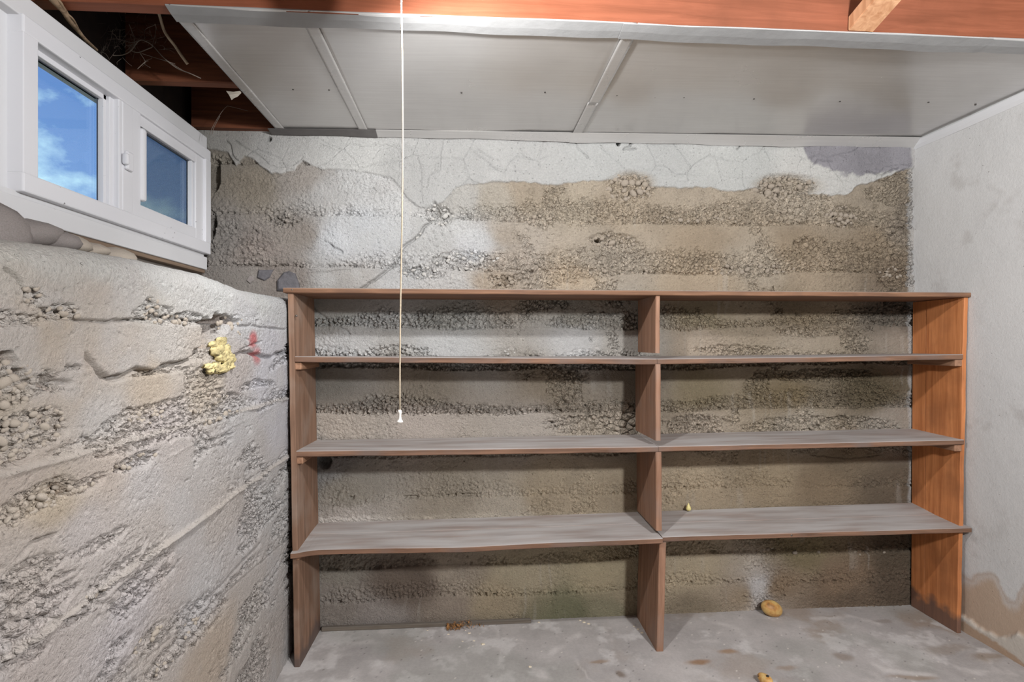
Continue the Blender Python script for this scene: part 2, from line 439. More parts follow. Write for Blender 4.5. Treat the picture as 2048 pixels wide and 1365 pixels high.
def dirty_white(name, c, rough):
    m, nt, b = new_mat(name); N = nt.nodes.new; L = nt.links.new
    tc = N('ShaderNodeTexCoord'); vo = N('ShaderNodeTexVoronoi'); vo.inputs['Scale'].default_value = 42
    nw = N('ShaderNodeTexNoise'); nw.inputs['Scale'].default_value = 160; L(tc.outputs['Object'], nw.inputs['Vector'])
    wm = N('ShaderNodeVectorMath'); wm.operation = 'MULTIPLY_ADD'; wm.inputs[1].default_value = (0.012,) * 3
    L(nw.outputs['Color'], wm.inputs[0]); L(tc.outputs['Object'], wm.inputs[2]); L(wm.outputs[0], vo.inputs['Vector'])
    n3 = N('ShaderNodeTexNoise'); n3.inputs['Scale'].default_value = 9; n3.inputs['Detail'].default_value = 3; L(tc.outputs['Object'], n3.inputs['Vector'])
    th = N('ShaderNodeMapRange'); th.inputs[1].default_value = 0.5; th.inputs[2].default_value = 0.75; th.inputs[3].default_value = 0.0; th.inputs[4].default_value = 0.15
    L(n3.outputs['Fac'], th.inputs[0])
    lt = N('ShaderNodeMath'); lt.operation = 'LESS_THAN'; L(vo.outputs['Distance'], lt.inputs[0]); L(th.outputs[0], lt.inputs[1])
    ml = N('ShaderNodeMath'); ml.operation = 'MULTIPLY'; ml.inputs[1].default_value = 0.7; L(lt.outputs[0], ml.inputs[0])
    mx = N('ShaderNodeMix'); mx.data_type = 'RGBA'; L(ml.outputs[0], mx.inputs[0]); mx.inputs[6].default_value = c; mx.inputs[7].default_value = rgb(86, 80, 80)
    L(mx.outputs[2], b.inputs['Base Color']); b.inputs['Roughness'].default_value = rough; return m
M_vinyl = dirty_white('white_vinyl_flyspecked', rgb(232, 231, 234), 0.38)
M_vinyl2 = dirty_white('white_trim_flyspecked', rgb(222, 221, 222), 0.5)
M_glass = glass_mat('window_glass'); M_screen = screen_mat('insect_screen')
M_gasket = plain('grey_gasket', rgb(70, 74, 84), 0.6)
M_steel = plain('nail_steel', rgb(120, 112, 105), 0.5, metal=0.8)
M_dark = plain('dark_nail', rgb(48, 42, 38), 0.6)
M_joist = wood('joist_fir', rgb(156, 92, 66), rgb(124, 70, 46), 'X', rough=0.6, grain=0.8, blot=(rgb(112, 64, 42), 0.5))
M_joist2 = wood('joist_shaded', rgb(122, 72, 48), rgb(76, 42, 28), 'X', rough=0.7)  # wood tone lowered to put the shade of the gap into the colour
M_brace = wood('brace_pine', rgb(226, 176, 136), rgb(190, 132, 92), 'Z', rough=0.6)
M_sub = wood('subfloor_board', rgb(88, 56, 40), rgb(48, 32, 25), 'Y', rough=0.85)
M_shelf = wood('shelf_board', rgb(150, 114, 92), rgb(98, 73, 58), 'X', dust=0.97, dustc=(188, 183, 180), blot=(rgb(116, 100, 92), 0.85))
M_upL = wood('upright_worn', rgb(158, 124, 102), rgb(118, 90, 72), 'Z', dust=0.5, blot=(rgb(160, 142, 128), 0.6), seed=3.0, foot=0.05)
M_upM = wood('divider_fir', rgb(172, 132, 108), rgb(136, 100, 78), 'Z', dust=0.5, blot=(rgb(150, 128, 116), 0.65), seed=7.0)
M_upR = wood('upright_red', rgb(226, 150, 96), rgb(182, 110, 64), 'Z', dust=0.3, rough=0.5, grain=0.9, blot=(rgb(140, 88, 58), 0.6), seed=11.0, foot=0.07)
M_cleat = wood('cleat_fir', rgb(182, 140, 112), rgb(140, 102, 78), 'Y', seed=2.0)
M_cord = plain('cotton_cord', rgb(196, 180, 156), 0.8, noise=0.15, nscale=300)
M_knob = plain('cord_knob_ivory', rgb(245, 240, 232), 0.4)
M_foam = plain('yellow_foam', rgb(200, 184, 134), 0.95, noise=0.4, nscale=45, bump=1.0, bscale=160)
M_root = wood('dry_stalk', rgb(178, 152, 124), rgb(110, 88, 68), 'Z', rough=0.85)
M_web = plain('cobweb_thread', rgb(120, 108, 98), 0.9)
M_cable = plain('cream_cable', rgb(196, 176, 150), 0.55)
M_paper = plain('torn_paper', rgb(196, 186, 172), 0.85, bump=0.3)
M_sheet = None
M_skirt = wood('base_strip_grey', rgb(136, 126, 114), rgb(104, 94, 84), 'X', dust=0.6, dustc=(150, 144, 136))

def sheet_mat(name, c, rough, spec=0.5, streak=0.05, metal=0.0):
    m, nt, b = new_mat(name); N = nt.nodes.new; L = nt.links.new
    tc = N('ShaderNodeTexCoord'); mp = N('ShaderNodeMapping'); mp.inputs['Scale'].default_value = (3, 60, 3)
    L(tc.outputs['Object'], mp.inputs[0])
    nz = N('ShaderNodeTexNoise'); nz.inputs['Scale'].default_value = 1.5; nz.inputs['Detail'].default_value = 5
    L(mp.outputs[0], nz.inputs['Vector'])
    n2 = N('ShaderNodeTexNoise'); n2.inputs['Scale'].default_value = 4; n2.inputs['Detail'].default_value = 6
    L(tc.outputs['Object'], n2.inputs['Vector'])
    ad = N('ShaderNodeMath'); ad.operation = 'ADD'; L(nz.outputs['Fac'], ad.inputs[0]); L(n2.outputs['Fac'], ad.inputs[1])
    mr = N('ShaderNodeMapRange'); mr.inputs[1].default_value = 0.7; mr.inputs[2].default_value = 1.3
    mr.inputs[3].default_value = 1 - streak; mr.inputs[4].default_value = 1 + streak
    L(ad.outputs[0], mr.inputs[0])
    vm = N('ShaderNodeVectorMath'); vm.operation = 'SCALE'; vm.inputs[0].default_value = c[:3]
    L(mr.outputs[0], vm.inputs['Scale']); L(vm.outputs[0], b.inputs['Base Color'])
    r2 = N('ShaderNodeMapRange'); r2.inputs[1].default_value = 0.3; r2.inputs[2].default_value = 0.7
    r2.inputs[3].default_value = rough - 0.05; r2.inputs[4].default_value = rough + 0.05
    L(n2.outputs['Fac'], r2.inputs[0]); L(r2.outputs[0], b.inputs['Roughness'])
    b.inputs['Specular IOR Level'].default_value = spec; b.inputs['Metallic'].default_value = metal
    return m
M_sheet = sheet_mat('grey_painted_sheet', rgb(203, 200, 197), 0.23, 0.9, 0.05, 0.35)
M_batten = sheet_mat('grey_batten', rgb(198, 195, 192), 0.28, 0.8, 0.05, 0.3)
M_lip = plain('white_sheet_lip', rgb(150, 149, 148), 0.6, noise=0.06, nscale=14, bump=0.35, bscale=30)
M_lipdark = plain('dark_strip', rgb(98, 94, 92), 0.6, noise=0.1)

# ================================================================== BACK WALL
rng = random.Random(5)
def bk(px, py):
    p = onY(px, py); return (p[0], p[2])
def bks(*pts): return [bk(x, y) for x, y in pts]

def build_back():
    x0, x1, z0, z1, st = -1.16, 2.115, -1.24, 0.965, 0.0029
    nx = int((x1 - x0) / st); nz_ = int((z1 - z0) / st)
    X, Z = np.meshgrid(np.linspace(x0, x1, nx), np.linspace(z0, z1, nz_), indexing='ij')
    X = X.astype(np.float32); Z = Z.astype(np.float32)
    wx = X + 0.02 * fbm(X, Z, 9, 3, 3); wz = Z + 0.012 * fbm(X, Z, 11, 9, 3)
    H = 0.004 * fbm(X, Z, 2.2, 1, 3) + 0.0016 * fbm(X, Z, 24, 2, 4, 0.6)
    # --- pours: each lift is rough just above its joint and smooth below it
    lifts = [bk(1300, y)[1] for y in (350, 447, 545, 655, 735, 823, 905, 985, 1060, 1118, 1180)]
    wob = 0.026 * fbm(X, Z * 0.4, 2.2, 21, 4)
    rough = np.zeros_like(X)
    for k, zz in enumerate(lifts):
        d = (Z + wob) - zz
        ht = 0.15 * (0.35 + 0.9 * vnoise(X * 3.2 + 7 * k, Z * 0 + k, 31 + k))
        if k in (1, 2): ht = ht * (1 + 0.6 * sstep(bk(1000, 0)[0], bk(1250, 0)[0], X))
        r = np.where(d > 0, 1 - sstep(0.0, 1.0, d / ht), np.where(d > -0.006, 1.0 + d / 0.006, 0))
        rough = np.maximum(rough, r)
        H += -0.0025 * np.exp(-(d / 0.004) ** 2) * (vnoise(X * 6 + k, Z * 0, 77) > 0.35)
        H += 0.0022 * np.where(d < 0, np.exp(d / 0.05), 0)
    rough = rough * sstep(-0.95, -0.1, fbm(X, Z, 3.2, 41, 4, 0.6))
    pocket = np.zeros_like(X)
    left = sstep(bk(1010, 0)[0], bk(900, 0)[0], X)
    rough = rough * (1 - 0.45 * left * (Z > bk(0, 585)[1]))
    rough = rough * (1 - 0.25 * (Z < bk(0, 905)[1]))
    rough = np.maximum(rough, 0.75 * sstep(0.08, 0.4, fbm(wx, wz, 4.5, 45, 4, 0.6)) * sstep(bk(980, 0)[0], bk(1080, 0)[0], X))
    # --- named gravel pockets
    pk = [(1262, 372, 62, 34, 1.0), (1575, 372, 92, 30, 1.0), (1690, 432, 46, 26, 1.0), (1078, 440, 40, 20, .9), (1228, 482, 60, 20, 1),
          (1130, 546, 120, 16, .9), (1500, 540, 120, 18, 1), (1790, 545, 36, 16, 1), (1330, 437, 90, 16, .9), (1480, 438, 150, 16, .8),
          (880, 430, 34, 26, .9), (930, 522, 80, 24, .9), (845, 545, 55, 18, .9), (1010, 562, 40, 14, 1), (1210, 352, 40, 16, .8),
          (820, 648, 190, 12, .6), (1480, 700, 110, 12, .9), (1620, 662, 90, 14, .9), (1210, 850, 150, 30, .9), (1640, 852, 190, 24, 1),
          (1390, 850, 70, 26, .9), (1650, 750, 150, 20, .8), (1600, 1104, 190, 16, 1), (1230, 1110, 230, 12, .7), (700, 1100, 90, 12, .7), (1720, 790, 100, 40, .7),
          (700, 1000, 60, 26, .5), (470, 480, 90, 60, .45), (560, 440, 40, 20, .7), (800, 700, 90, 10, .6)]
    for cx, cy, rx, ry, s in pk:
        c = bk(cx, cy)
        e = ell(wx, wz, c[0], c[1], rx * .00219, ry * .00219)
        rough = np.maximum(rough, s * (1 - sstep(0.55, 1.15, e)))
        if s >= 0.9 and ry > 13: pocket = np.maximum(pocket, 1 - sstep(0.4, 1.0, e))
    # --- plaster parge along the top, limewash, purple patch
    xs = [bk(p, 0)[0] for p in (380, 430, 455, 470, 490, 520, 545, 590, 605, 650, 720, 790, 820, 850, 885, 905, 960, 1000, 1200, 1450, 1550, 1600, 1660, 1692, 1718, 1840)]
    zs = [bk(0, p)[1] for p in (286, 290, 296, 326, 304, 314, 334, 330, 312, 326, 330, 345, 385, 402, 385, 362, 348, 344, 336, 346, 342, 350, 358, 353, 332, 282)]
    edge = np.interp(wx[:, 0], xs, zs)[:, None]
    ed = (wz + 0.016 * fbm(X, Z, 14, 61, 4)) - edge
    plaster = sstep(-0.003, 0.003, ed)
    pz = [bk(1595, 280), bk(1612, 322), bk(1650, 340), bk(1690, 352), bk(1760, 350), bk(1830, 336)]
    pe = np.interp(wx, [p[0] for p in pz], [p[1] for p in pz])
    purple = sstep(-0.006, 0.008, wz - pe + 0.022 * fbm(X, Z, 24, 66, 5, 0.6)) * sstep(bk(1590, 0)[0], bk(1600, 0)[0], wx + 0.03 * fbm(X, Z, 24, 67, 5, 0.6))
    plaster = plaster * (1 - pocket); rough = rough * (1 - plaster) * (1 - purple)
    rough = np.maximum(sstep(0.22, 0.6, rough + 0.30 * fbm(X, Z, 26, 46, 3, 0.6)) * np.clip(rough * 1.6, 0, 1), 0)
    rough = rough * (1 - 0.5 * sstep(bk(0, 890)[1], bk(0, 920)[1], Z))
    # --- gravel relief in two sizes
    H += -0.010 * rough - 0.010 * pocket
    f1, f2, idn = voro(wx + .003 * fbm(X, Z, 60, 6, 2), wz + .003 * fbm(X, Z, 60, 7, 2), 0.0155, 5)
    f1b, f2b, idb = voro(X + 0.006 * fbm(X, Z, 30, 8, 2), Z, 0.031, 15)
    big = sstep(0.55, 0.95, rough) * sstep(-0.1, 0.5, fbm(X, Z, 4, 71, 3))
    dome = np.clip(1 - (f1 / 0.62) ** 2, 0, 1) * (0.25 + 1.1 * idn) * 0.0130
    domeb = np.clip(1 - (f1b / 0.66) ** 2, 0, 1) * (0.3 + 0.8 * idb) * 0.015
    H += rough * (dome * (1 - big) + domeb * big)
    H += -0.007 * rough * np.exp(-((f2 - f1) / 0.15) ** 2) * (1 - big) - 0.013 * big * np.exp(-((f2b - f1b) / 0.13) ** 2)
    for k, zz in enumerate(lifts):
        d = (Z + wob) - zz - 0.006
        cav = np.exp(-(d / 0.006) ** 2) * sstep(0.1, 0.4, fbm(X, Z * .5, 26, 400 + k, 3, 0.6)) * (vnoise(X * 4.5 + k, Z * 0, 430 + k) > 0.42)
        H -= 0.016 * cav * (1 - plaster) * (1 - purple)
    H -= 0.012 * rough * (idn < 0.16) * np.clip(1 - (f1 / 0.55) ** 2, 0, 1) * (1 - big)
    gran = (0.12 + 0.5 * sstep(-.1, .35, fbm(X, Z, 5, 27, 4)) + 0.6 * rough) * (1 - 0.75 * plaster)
    H += gran * 0.0042 * fbm(X, Z, 95, 28, 2, 0.7)
    pit = sstep(0.30, 0.62, fbm(X + .004 * fbm(X, Z, 50, 29, 2), Z * 1.25, 70, 30, 2, 0.6)) * gran
    H -= 0.0055 * pit
    # pores everywhere
    g1, g2, gi = voro(X, Z, 0.021, 25)
    pore = (gi > 0.62) * np.exp(-(g1 / (0.10 + 0.12 * (gi - .6))) ** 2) * (1 - 0.8 * plaster)
    H += -0.006 * pore * (0.4 + 0.6 * (fbm(X, Z, 3, 26, 3) > -0.1))
    # lumpy plaster
    H += plaster * (0.009 + 0.006 * fbm(X, Z, 7, 81, 5, 0.6)) + 0.004 * purple
    pk1, pk2, pki = voro(X + .05 * fbm(X, Z, 5, 82, 3), Z + .04 * fbm(X, Z, 5, 83, 3), 0.16, 84)
    H -= plaster * 0.005 * np.exp(-((pk2 - pk1) / 0.018) ** 2) * (vnoise(X * 9, Z * 9, 85) > 0.45)
    # gap where the window end meets the wall
    # --- cracks
    cr = [(bks((868, 405), (880, 425), (866, 440), (850, 452), (838, 470), (820, 485), (806, 494), (797, 510), (790, 526), (770, 545), (745, 562), (716, 584)), .0055, .022),
          (bks((800, 545), (842, 545), (880, 528), (930, 540), (975, 520)), .003, .012),
          (bks((648, 482), (665, 492), (685, 505)), .004, .014), (bks((548, 432), (560, 442), (575, 447), (602, 440)), .004, .015),
          (bks((455, 282), (463, 292), (466, 312), (482, 330)), .003, .01), (bks((470, 282), (500, 302), (522, 314), (540, 332), (556, 337), (588, 331), (606, 315)), .0025, .006),
          (bks((985, 578), (1012, 560), (1030, 550), (1064, 546)), .005, .016), (bks((1262, 282), (1260, 293), (1246, 300), (1270, 298)), .004, .016),
          (bks((1490, 282), (1480, 290), (1472, 300)), .003, .012), (bks((885, 282), (882, 310), (880, 340), (860, 352), (854, 375)), .0022, .006),
          (bks((640, 290), (670, 300), (690, 296), (700, 285), (720, 293), (770, 290), (800, 300), (804, 320)), .0022, .005),
          (bks((720, 312), (745, 318), (760, 300), (790, 292)), .002, .004), (bks((1150, 284), (1160, 300), (1175, 315)), .003, .008),
          (bks((1200, 290), (1220, 315), (1240, 330)), .002, .004), (bks((955, 300), (985, 320), (975, 335), (1000, 340)), .002, .005),
          (bks((440, 490), (462, 470), (500, 455), (530, 476)), .003, .008), (bks((470, 532), (500, 530), (530, 535), (575, 530)), .004, .015),
          (bks((1040, 300), (1050, 316), (1070, 322)), .002, .005), (bks((612, 548), (650, 545), (700, 540)), .003, .006),
          (bks((595, 590), (650, 636), (690, 660), (700, 668)), .004, .009), (bks((1620, 910), (1700, 918), (1760, 910)), .0025, .006),
          (bks((1730, 345), (1760, 352), (1790, 338)), .003, .012), (bks((1620, 335), (1632, 322), (1660, 325)), .003, .008)]
    nzc = 0.004 * fbm(X, Z, 40, 91, 3)
    for pts, w, dep in cr:
        a = np.array(pts); m = (X[:, 0] > a[:, 0].min() - .05) & (X[:, 0] < a[:, 0].max() + .05)
        n = (Z[0] > a[:, 1].min() - .05) & (Z[0] < a[:, 1].max() + .05)
        ix = np.ix_(m, n)
        d = seg_dist(X[ix] + nzc[ix] * 1.4, Z[ix] + nzc[ix[0], ix[1]][:, ::-1] * 1.2, pts)
        H[ix] -= dep * np.exp(-(d / w) ** 2)
    # dark hole at the window end
    for cx, cy, rx, ry in ((428, 350, 9, 34), (428, 452, 7, 24), (1240, 290, 5, 6), (1195, 480, 7, 5), (1665, 428, 8, 6), (540, 280, 4, 4), (1555, 388, 6, 5), (648, 925, 14, 16)):
        c = bk(cx, cy); e = ell(wx, wz, c[0], c[1], rx * .00219, ry * .00219)
        H += -0.05 * (1 - sstep(0.6, 1.1, e))
    # --- cement, lime and stain colours; shelf bays also carry painted light and shade
    P = [(430, 330, 150, 142, 130), (500, 370, 148, 138, 124), (440, 470, 148, 142, 136), (520, 500, 154, 143, 135), (480, 560, 152, 145, 138), (590, 470, 152, 143, 134), (560, 560, 150, 140, 132),
         (600, 360, 158, 150, 142), (640, 380, 186, 183, 180), (660, 480, 205, 205, 206), (740, 460, 200, 200, 201), (760, 370, 196, 193, 190), (860, 470, 196, 194, 191), (960, 490, 196, 195, 195), (930, 400, 182, 178, 172),
         (700, 555, 180, 175, 170), (800, 560, 196, 194, 192), (900, 560, 196, 192, 188), (980, 400, 172, 163, 150), (1010, 470, 172, 160, 146), (1020, 520, 175, 163, 150), (985, 570, 176, 160, 142),
         (1060, 390, 168, 154, 136), (1150, 410, 176, 163, 145), (1250, 420, 172, 157, 138), (1400, 400, 178, 164, 146), (1400, 480, 165, 148, 127), (1600, 400, 178, 165, 148), (1600, 480, 158, 141, 120),
         (1750, 420, 160, 147, 130), (1750, 490, 150, 134, 114), (1200, 520, 172, 160, 145), (1500, 530, 176, 163, 146), (1150, 565, 186, 168, 146), (1400, 565, 178, 160, 138), (1650, 565, 170, 153, 132), (1800, 560, 140, 124, 106), (1810, 450, 142, 130, 116),
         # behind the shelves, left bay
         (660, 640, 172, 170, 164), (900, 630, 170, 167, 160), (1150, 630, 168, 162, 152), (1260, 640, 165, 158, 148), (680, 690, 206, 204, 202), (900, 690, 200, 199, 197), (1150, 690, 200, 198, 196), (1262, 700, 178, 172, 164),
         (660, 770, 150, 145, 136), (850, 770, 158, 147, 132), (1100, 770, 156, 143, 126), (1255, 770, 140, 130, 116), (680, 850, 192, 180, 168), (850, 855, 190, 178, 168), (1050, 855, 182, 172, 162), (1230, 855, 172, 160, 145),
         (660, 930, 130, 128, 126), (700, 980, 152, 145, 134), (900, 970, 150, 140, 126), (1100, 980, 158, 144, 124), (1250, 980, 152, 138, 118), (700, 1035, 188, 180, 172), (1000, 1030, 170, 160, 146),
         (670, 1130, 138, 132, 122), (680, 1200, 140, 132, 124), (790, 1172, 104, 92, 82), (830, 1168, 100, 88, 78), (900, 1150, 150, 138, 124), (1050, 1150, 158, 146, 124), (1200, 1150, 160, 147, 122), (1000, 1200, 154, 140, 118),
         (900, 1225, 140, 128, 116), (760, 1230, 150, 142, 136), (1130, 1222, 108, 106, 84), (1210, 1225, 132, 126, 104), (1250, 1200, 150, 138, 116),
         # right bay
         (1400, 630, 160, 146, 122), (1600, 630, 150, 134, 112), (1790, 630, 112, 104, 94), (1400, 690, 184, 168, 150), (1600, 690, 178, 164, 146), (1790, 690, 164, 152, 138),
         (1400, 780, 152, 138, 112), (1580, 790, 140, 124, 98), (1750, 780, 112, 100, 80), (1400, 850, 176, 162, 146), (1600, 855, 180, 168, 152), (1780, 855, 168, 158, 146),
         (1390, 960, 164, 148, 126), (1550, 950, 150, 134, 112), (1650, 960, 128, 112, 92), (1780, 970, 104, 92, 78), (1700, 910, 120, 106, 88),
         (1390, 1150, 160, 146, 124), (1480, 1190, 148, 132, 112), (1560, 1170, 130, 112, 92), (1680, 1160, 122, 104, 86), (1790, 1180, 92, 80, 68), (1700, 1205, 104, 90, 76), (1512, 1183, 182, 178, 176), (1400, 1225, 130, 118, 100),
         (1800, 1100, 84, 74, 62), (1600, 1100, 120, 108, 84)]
    pts = [bk(p[0], p[1]) for p in P]; vals = [s2l(p[2:]) * (1.5 if p[1] > 1080 else 1.45 if p[1] > 880 else 1.0) for p in P]  # lower tiers lightened in colour where the lamps reach too little
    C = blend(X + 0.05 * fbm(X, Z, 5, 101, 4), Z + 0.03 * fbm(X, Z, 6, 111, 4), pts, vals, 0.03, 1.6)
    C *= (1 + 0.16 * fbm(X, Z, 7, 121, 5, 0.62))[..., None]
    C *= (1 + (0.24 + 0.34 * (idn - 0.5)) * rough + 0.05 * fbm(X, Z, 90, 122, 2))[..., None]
    # white lime bloom flecks in the painted zone
    lime = s2l((212, 211, 209)).astype(np.float32)
    zone = sstep(bk(600, 0)[0], bk(660, 0)[0], wx) * sstep(bk(1000, 0)[0], bk(940, 0)[0], wx) * sstep(bk(0, 600)[1], bk(0, 540)[1], wz)
    fl = zone * sstep(0.0, 0.5, fbm(X, Z, 6, 131, 4)) * 0.6
    C = C * (1 - fl[..., None]) + 0.92 * lime * fl[..., None]
    # drips of efflorescence
    dr = sstep(0.72, 0.95, vnoise((X + .01 * fbm(X, Z, 12, 143, 2)) * 70, Z * 4, 141)) * sstep(0.6, 0.85, vnoise(X * 5, Z * 7, 142)) * 0.22
    C = C * (1 - dr[..., None]) + s2l((205, 198, 188)).astype(np.float32) * dr[..., None]
    pc = blend(X, Z, bks((450, 290), (560, 300), (700, 300), (850, 330), (1000, 310), (1250, 310), (1500, 315), (1600, 340)),
               [s2l(c) for c in ((176, 172, 166), (194, 191, 187), (200, 198, 194), (184, 182, 179), (184, 182, 179), (188, 187, 184), (196, 195, 191), (204, 201, 196))], 0.05)
    pc = pc * (1 + 0.07 * fbm(X, Z, 9, 151, 5, 0.6))[..., None]
    C = C * (1 - plaster[..., None]) + pc * plaster[..., None]
    pu = np.ones_like(C) * s2l((148, 144, 148)).astype(np.float32) * (1 + 0.22 * fbm(X, Z, 9, 161, 5))[..., None]
    C = C * (1 - purple[..., None]) + pu * purple[..., None]
    # white paint run down the right-hand corner
    cw = sstep(2.035, 2.05, X + 0.012 * fbm(X, Z, 18, 171, 4)) * (Z > -0.75)
    C = C * (1 - 0.75 * cw[..., None]) + s2l((200, 196, 192)).astype(np.float32) * 0.75 * cw[..., None]
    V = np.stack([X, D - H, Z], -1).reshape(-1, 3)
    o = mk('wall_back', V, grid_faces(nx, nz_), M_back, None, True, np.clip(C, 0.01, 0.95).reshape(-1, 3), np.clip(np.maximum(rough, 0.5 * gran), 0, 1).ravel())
    tag(o, kind='structure')
    def hat(x, z):
        i = int(np.clip((x - x0) / (x1 - x0) * (nx - 1), 0, nx - 1)); j = int(np.clip((z - z0) / (z1 - z0) * (nz_ - 1), 0, nz_ - 1))
        return float(H[i, j]), float(rough[i, j])
    return o, hat
wall_back, hat_back = build_back()
core = MB(); core.box(-1.19, 2.35, D + 0.075, D + 0.2, -1.3, 1.3, 0)
core.build('wall_core', M_core, wall_back)

# --- loose-looking pebbles set in the honeycombed pockets (one mesh per shape, shared)
def pebble_mesh(name, seed, mat, angular=0.0):
    bm = bmesh.new(); bmesh.ops.create_icosphere(bm, subdivisions=2, radius=1.0)
    r = random.Random(seed); dirs = [Vector((r.gauss(0, 1), r.gauss(0, 1), r.gauss(0, 1))).normalized() for _ in range(7)]
    am = [r.uniform(-0.2, 0.16) for _ in range(7)]
    cut = [(Vector((r.gauss(0, 1), r.gauss(0, 1), r.gauss(0, 1))).normalized(), r.uniform(0.6, 0.85)) for _ in range(4)]
    for v in bm.verts:
        n = v.co.normalized(); k = 1 + sum(a * max(0, n.dot(d)) ** 2 for a, d in zip(am, dirs))
        p = n * k
        for d, c in cut:
            ex = p.dot(d) - c
            if ex > 0: p -= d * ex * (0.55 + angular * 0.4)
        v.co = p
    me = bpy.data.meshes.new(name); bm.to_mesh(me); bm.free()
    me.polygons.foreach_set('use_smooth', np.ones(len(me.polygons), dtype=bool))
    me.materials.append(mat); return me
def place_pebble(meshes, parent, loc, sx, sy, sz, rot):
    o = bpy.data.objects.new('pebble', rng.choice(meshes)); col.objects.link(o)
    o.parent = parent
    o.location = Vector((loc[0], loc[1], loc[2] + EYE)) - Vector(origin_of(parent))
    o.scale = (sx, sy, sz); o.rotation_euler = rot
    return o
peb_b = [pebble_mesh('pebble_tan_shape', 10 + k, M_pebB) for k in range(6)]
peb_w = [pebble_mesh('pebble_limed_shape', 30 + k, M_pebW) for k in range(4)]
def scatter(count, cx, cy, rx, ry, rmin, rmax, meshes, to_uv, put, taken, ang=0.0):
    n = 0; tries = 0
    c, s = math.cos(ang), math.sin(ang)
    while n < count and tries < count * 25:
        tries += 1
        a = rng.uniform(0, 2 * math.pi); q = math.sqrt(rng.random())
        ex, ey = q * math.cos(a) * rx, q * math.sin(a) * ry
        px, py = cx + ex * c - ey * s, cy + ex * s + ey * c
        r = rng.uniform(rmin, rmax) * (1.05 - 0.5 * q)
        u, v = to_uv(px, py)
        if any((u - a0) ** 2 + (v - b0) ** 2 < (0.74 * (r + r0)) ** 2 for a0, b0, r0 in taken): continue
        taken.append((u, v, r)); put(u, v, r, meshes); n += 1
def put_back(u, v, r, meshes):
    h, _ = hat_back(u, v)
    rx = r * rng.uniform(0.95, 1.3)
    place_pebble(meshes, wall_back, (u, D - max(min(h, -0.004), -0.016) + 0.12 * r, v), rx, r * 0.8, r * rng.uniform(0.75, 1.0), (0, rng.uniform(-0.8, 0.8), 0))
tk = []
for args in ((34, 1262, 374, 52, 28, .010, .022), (44, 1575, 374, 84, 24, .010, .026), (24, 1688, 432, 34, 22, .010, .020), (12, 1078, 440, 34, 14, .009, .014), (16, 1225, 484, 50, 14, .009, .017),
             (20, 1510, 540, 90, 12, .009, .017), (10, 1790, 545, 28, 12, .009, .016), (14, 1240, 545, 80, 10, .009, .014), (14, 1400, 438, 90, 10, .009, .014), (10, 1012, 562, 34, 10, .009, .015),
             (18, 1640, 855, 180, 16, .008, .013), (14, 1230, 852, 130, 20, .008, .013), (12, 1600, 1106, 170, 10, .009, .014), (6, 1480, 700, 80, 8, .008, .012)):
    scatter(*args, peb_b, bk, put_back, tk)
for args in ((12, 880, 428, 28, 22, .009, .014), (18, 930, 522, 74, 18, .009, .015), (10, 845, 545, 46, 12, .009, .014), (5, 1020, 704, 12, 6, .008, .012), (6, 830, 475, 26, 14, .008, .012)):
    scatter(*args, peb_w, bk, put_back, tk)
# dark slate lumps bedded in the wall by the shelf corner
def lump(name, poly, depth, y, mat, parent, sm=False):
    """a flat-faced stone with a chamfered rim, outline in (x, h)"""
    n = len(poly); cx = sum(p[0] for p in poly) / n; cz = sum(p[1] for p in poly) / n
    V = [(p[0], y + 0.03, p[1]) for p in poly] + [(p[0], y - depth * 0.6, p[1]) for p in poly]
    V += [(cx + (p[0] - cx) * 0.82, y - depth, cz + (p[1] - cz) * 0.82) for p in poly]
    V.append((cx, y - depth * 1.08, cz))
    F = []
    for k in range(n):
        j = (k + 1) % n
        F += [(k, j, n + j, n + k), (n + k, n + j, 2 * n + j, 2 * n + k), (2 * n + k, 2 * n + j, 3 * n)]
    F.append(tuple(range(n))[::-1])
    return mk(name, V, F, mat, parent, sm)
lump('stone', bks((556, 582), (556, 562), (569, 546), (580, 543), (592, 548), (600, 572), (601, 584)), .020, D, M_slate, wall_back)
lump('stone', bks((518, 541), (548, 540), (540, 556), (530, 562), (515, 556)), .012, D, M_slate, wall_back)
lump('stone', bks((500, 552), (508, 553), (509, 562), (501, 568), (494, 562)), .010, D, M_stone, wall_back)

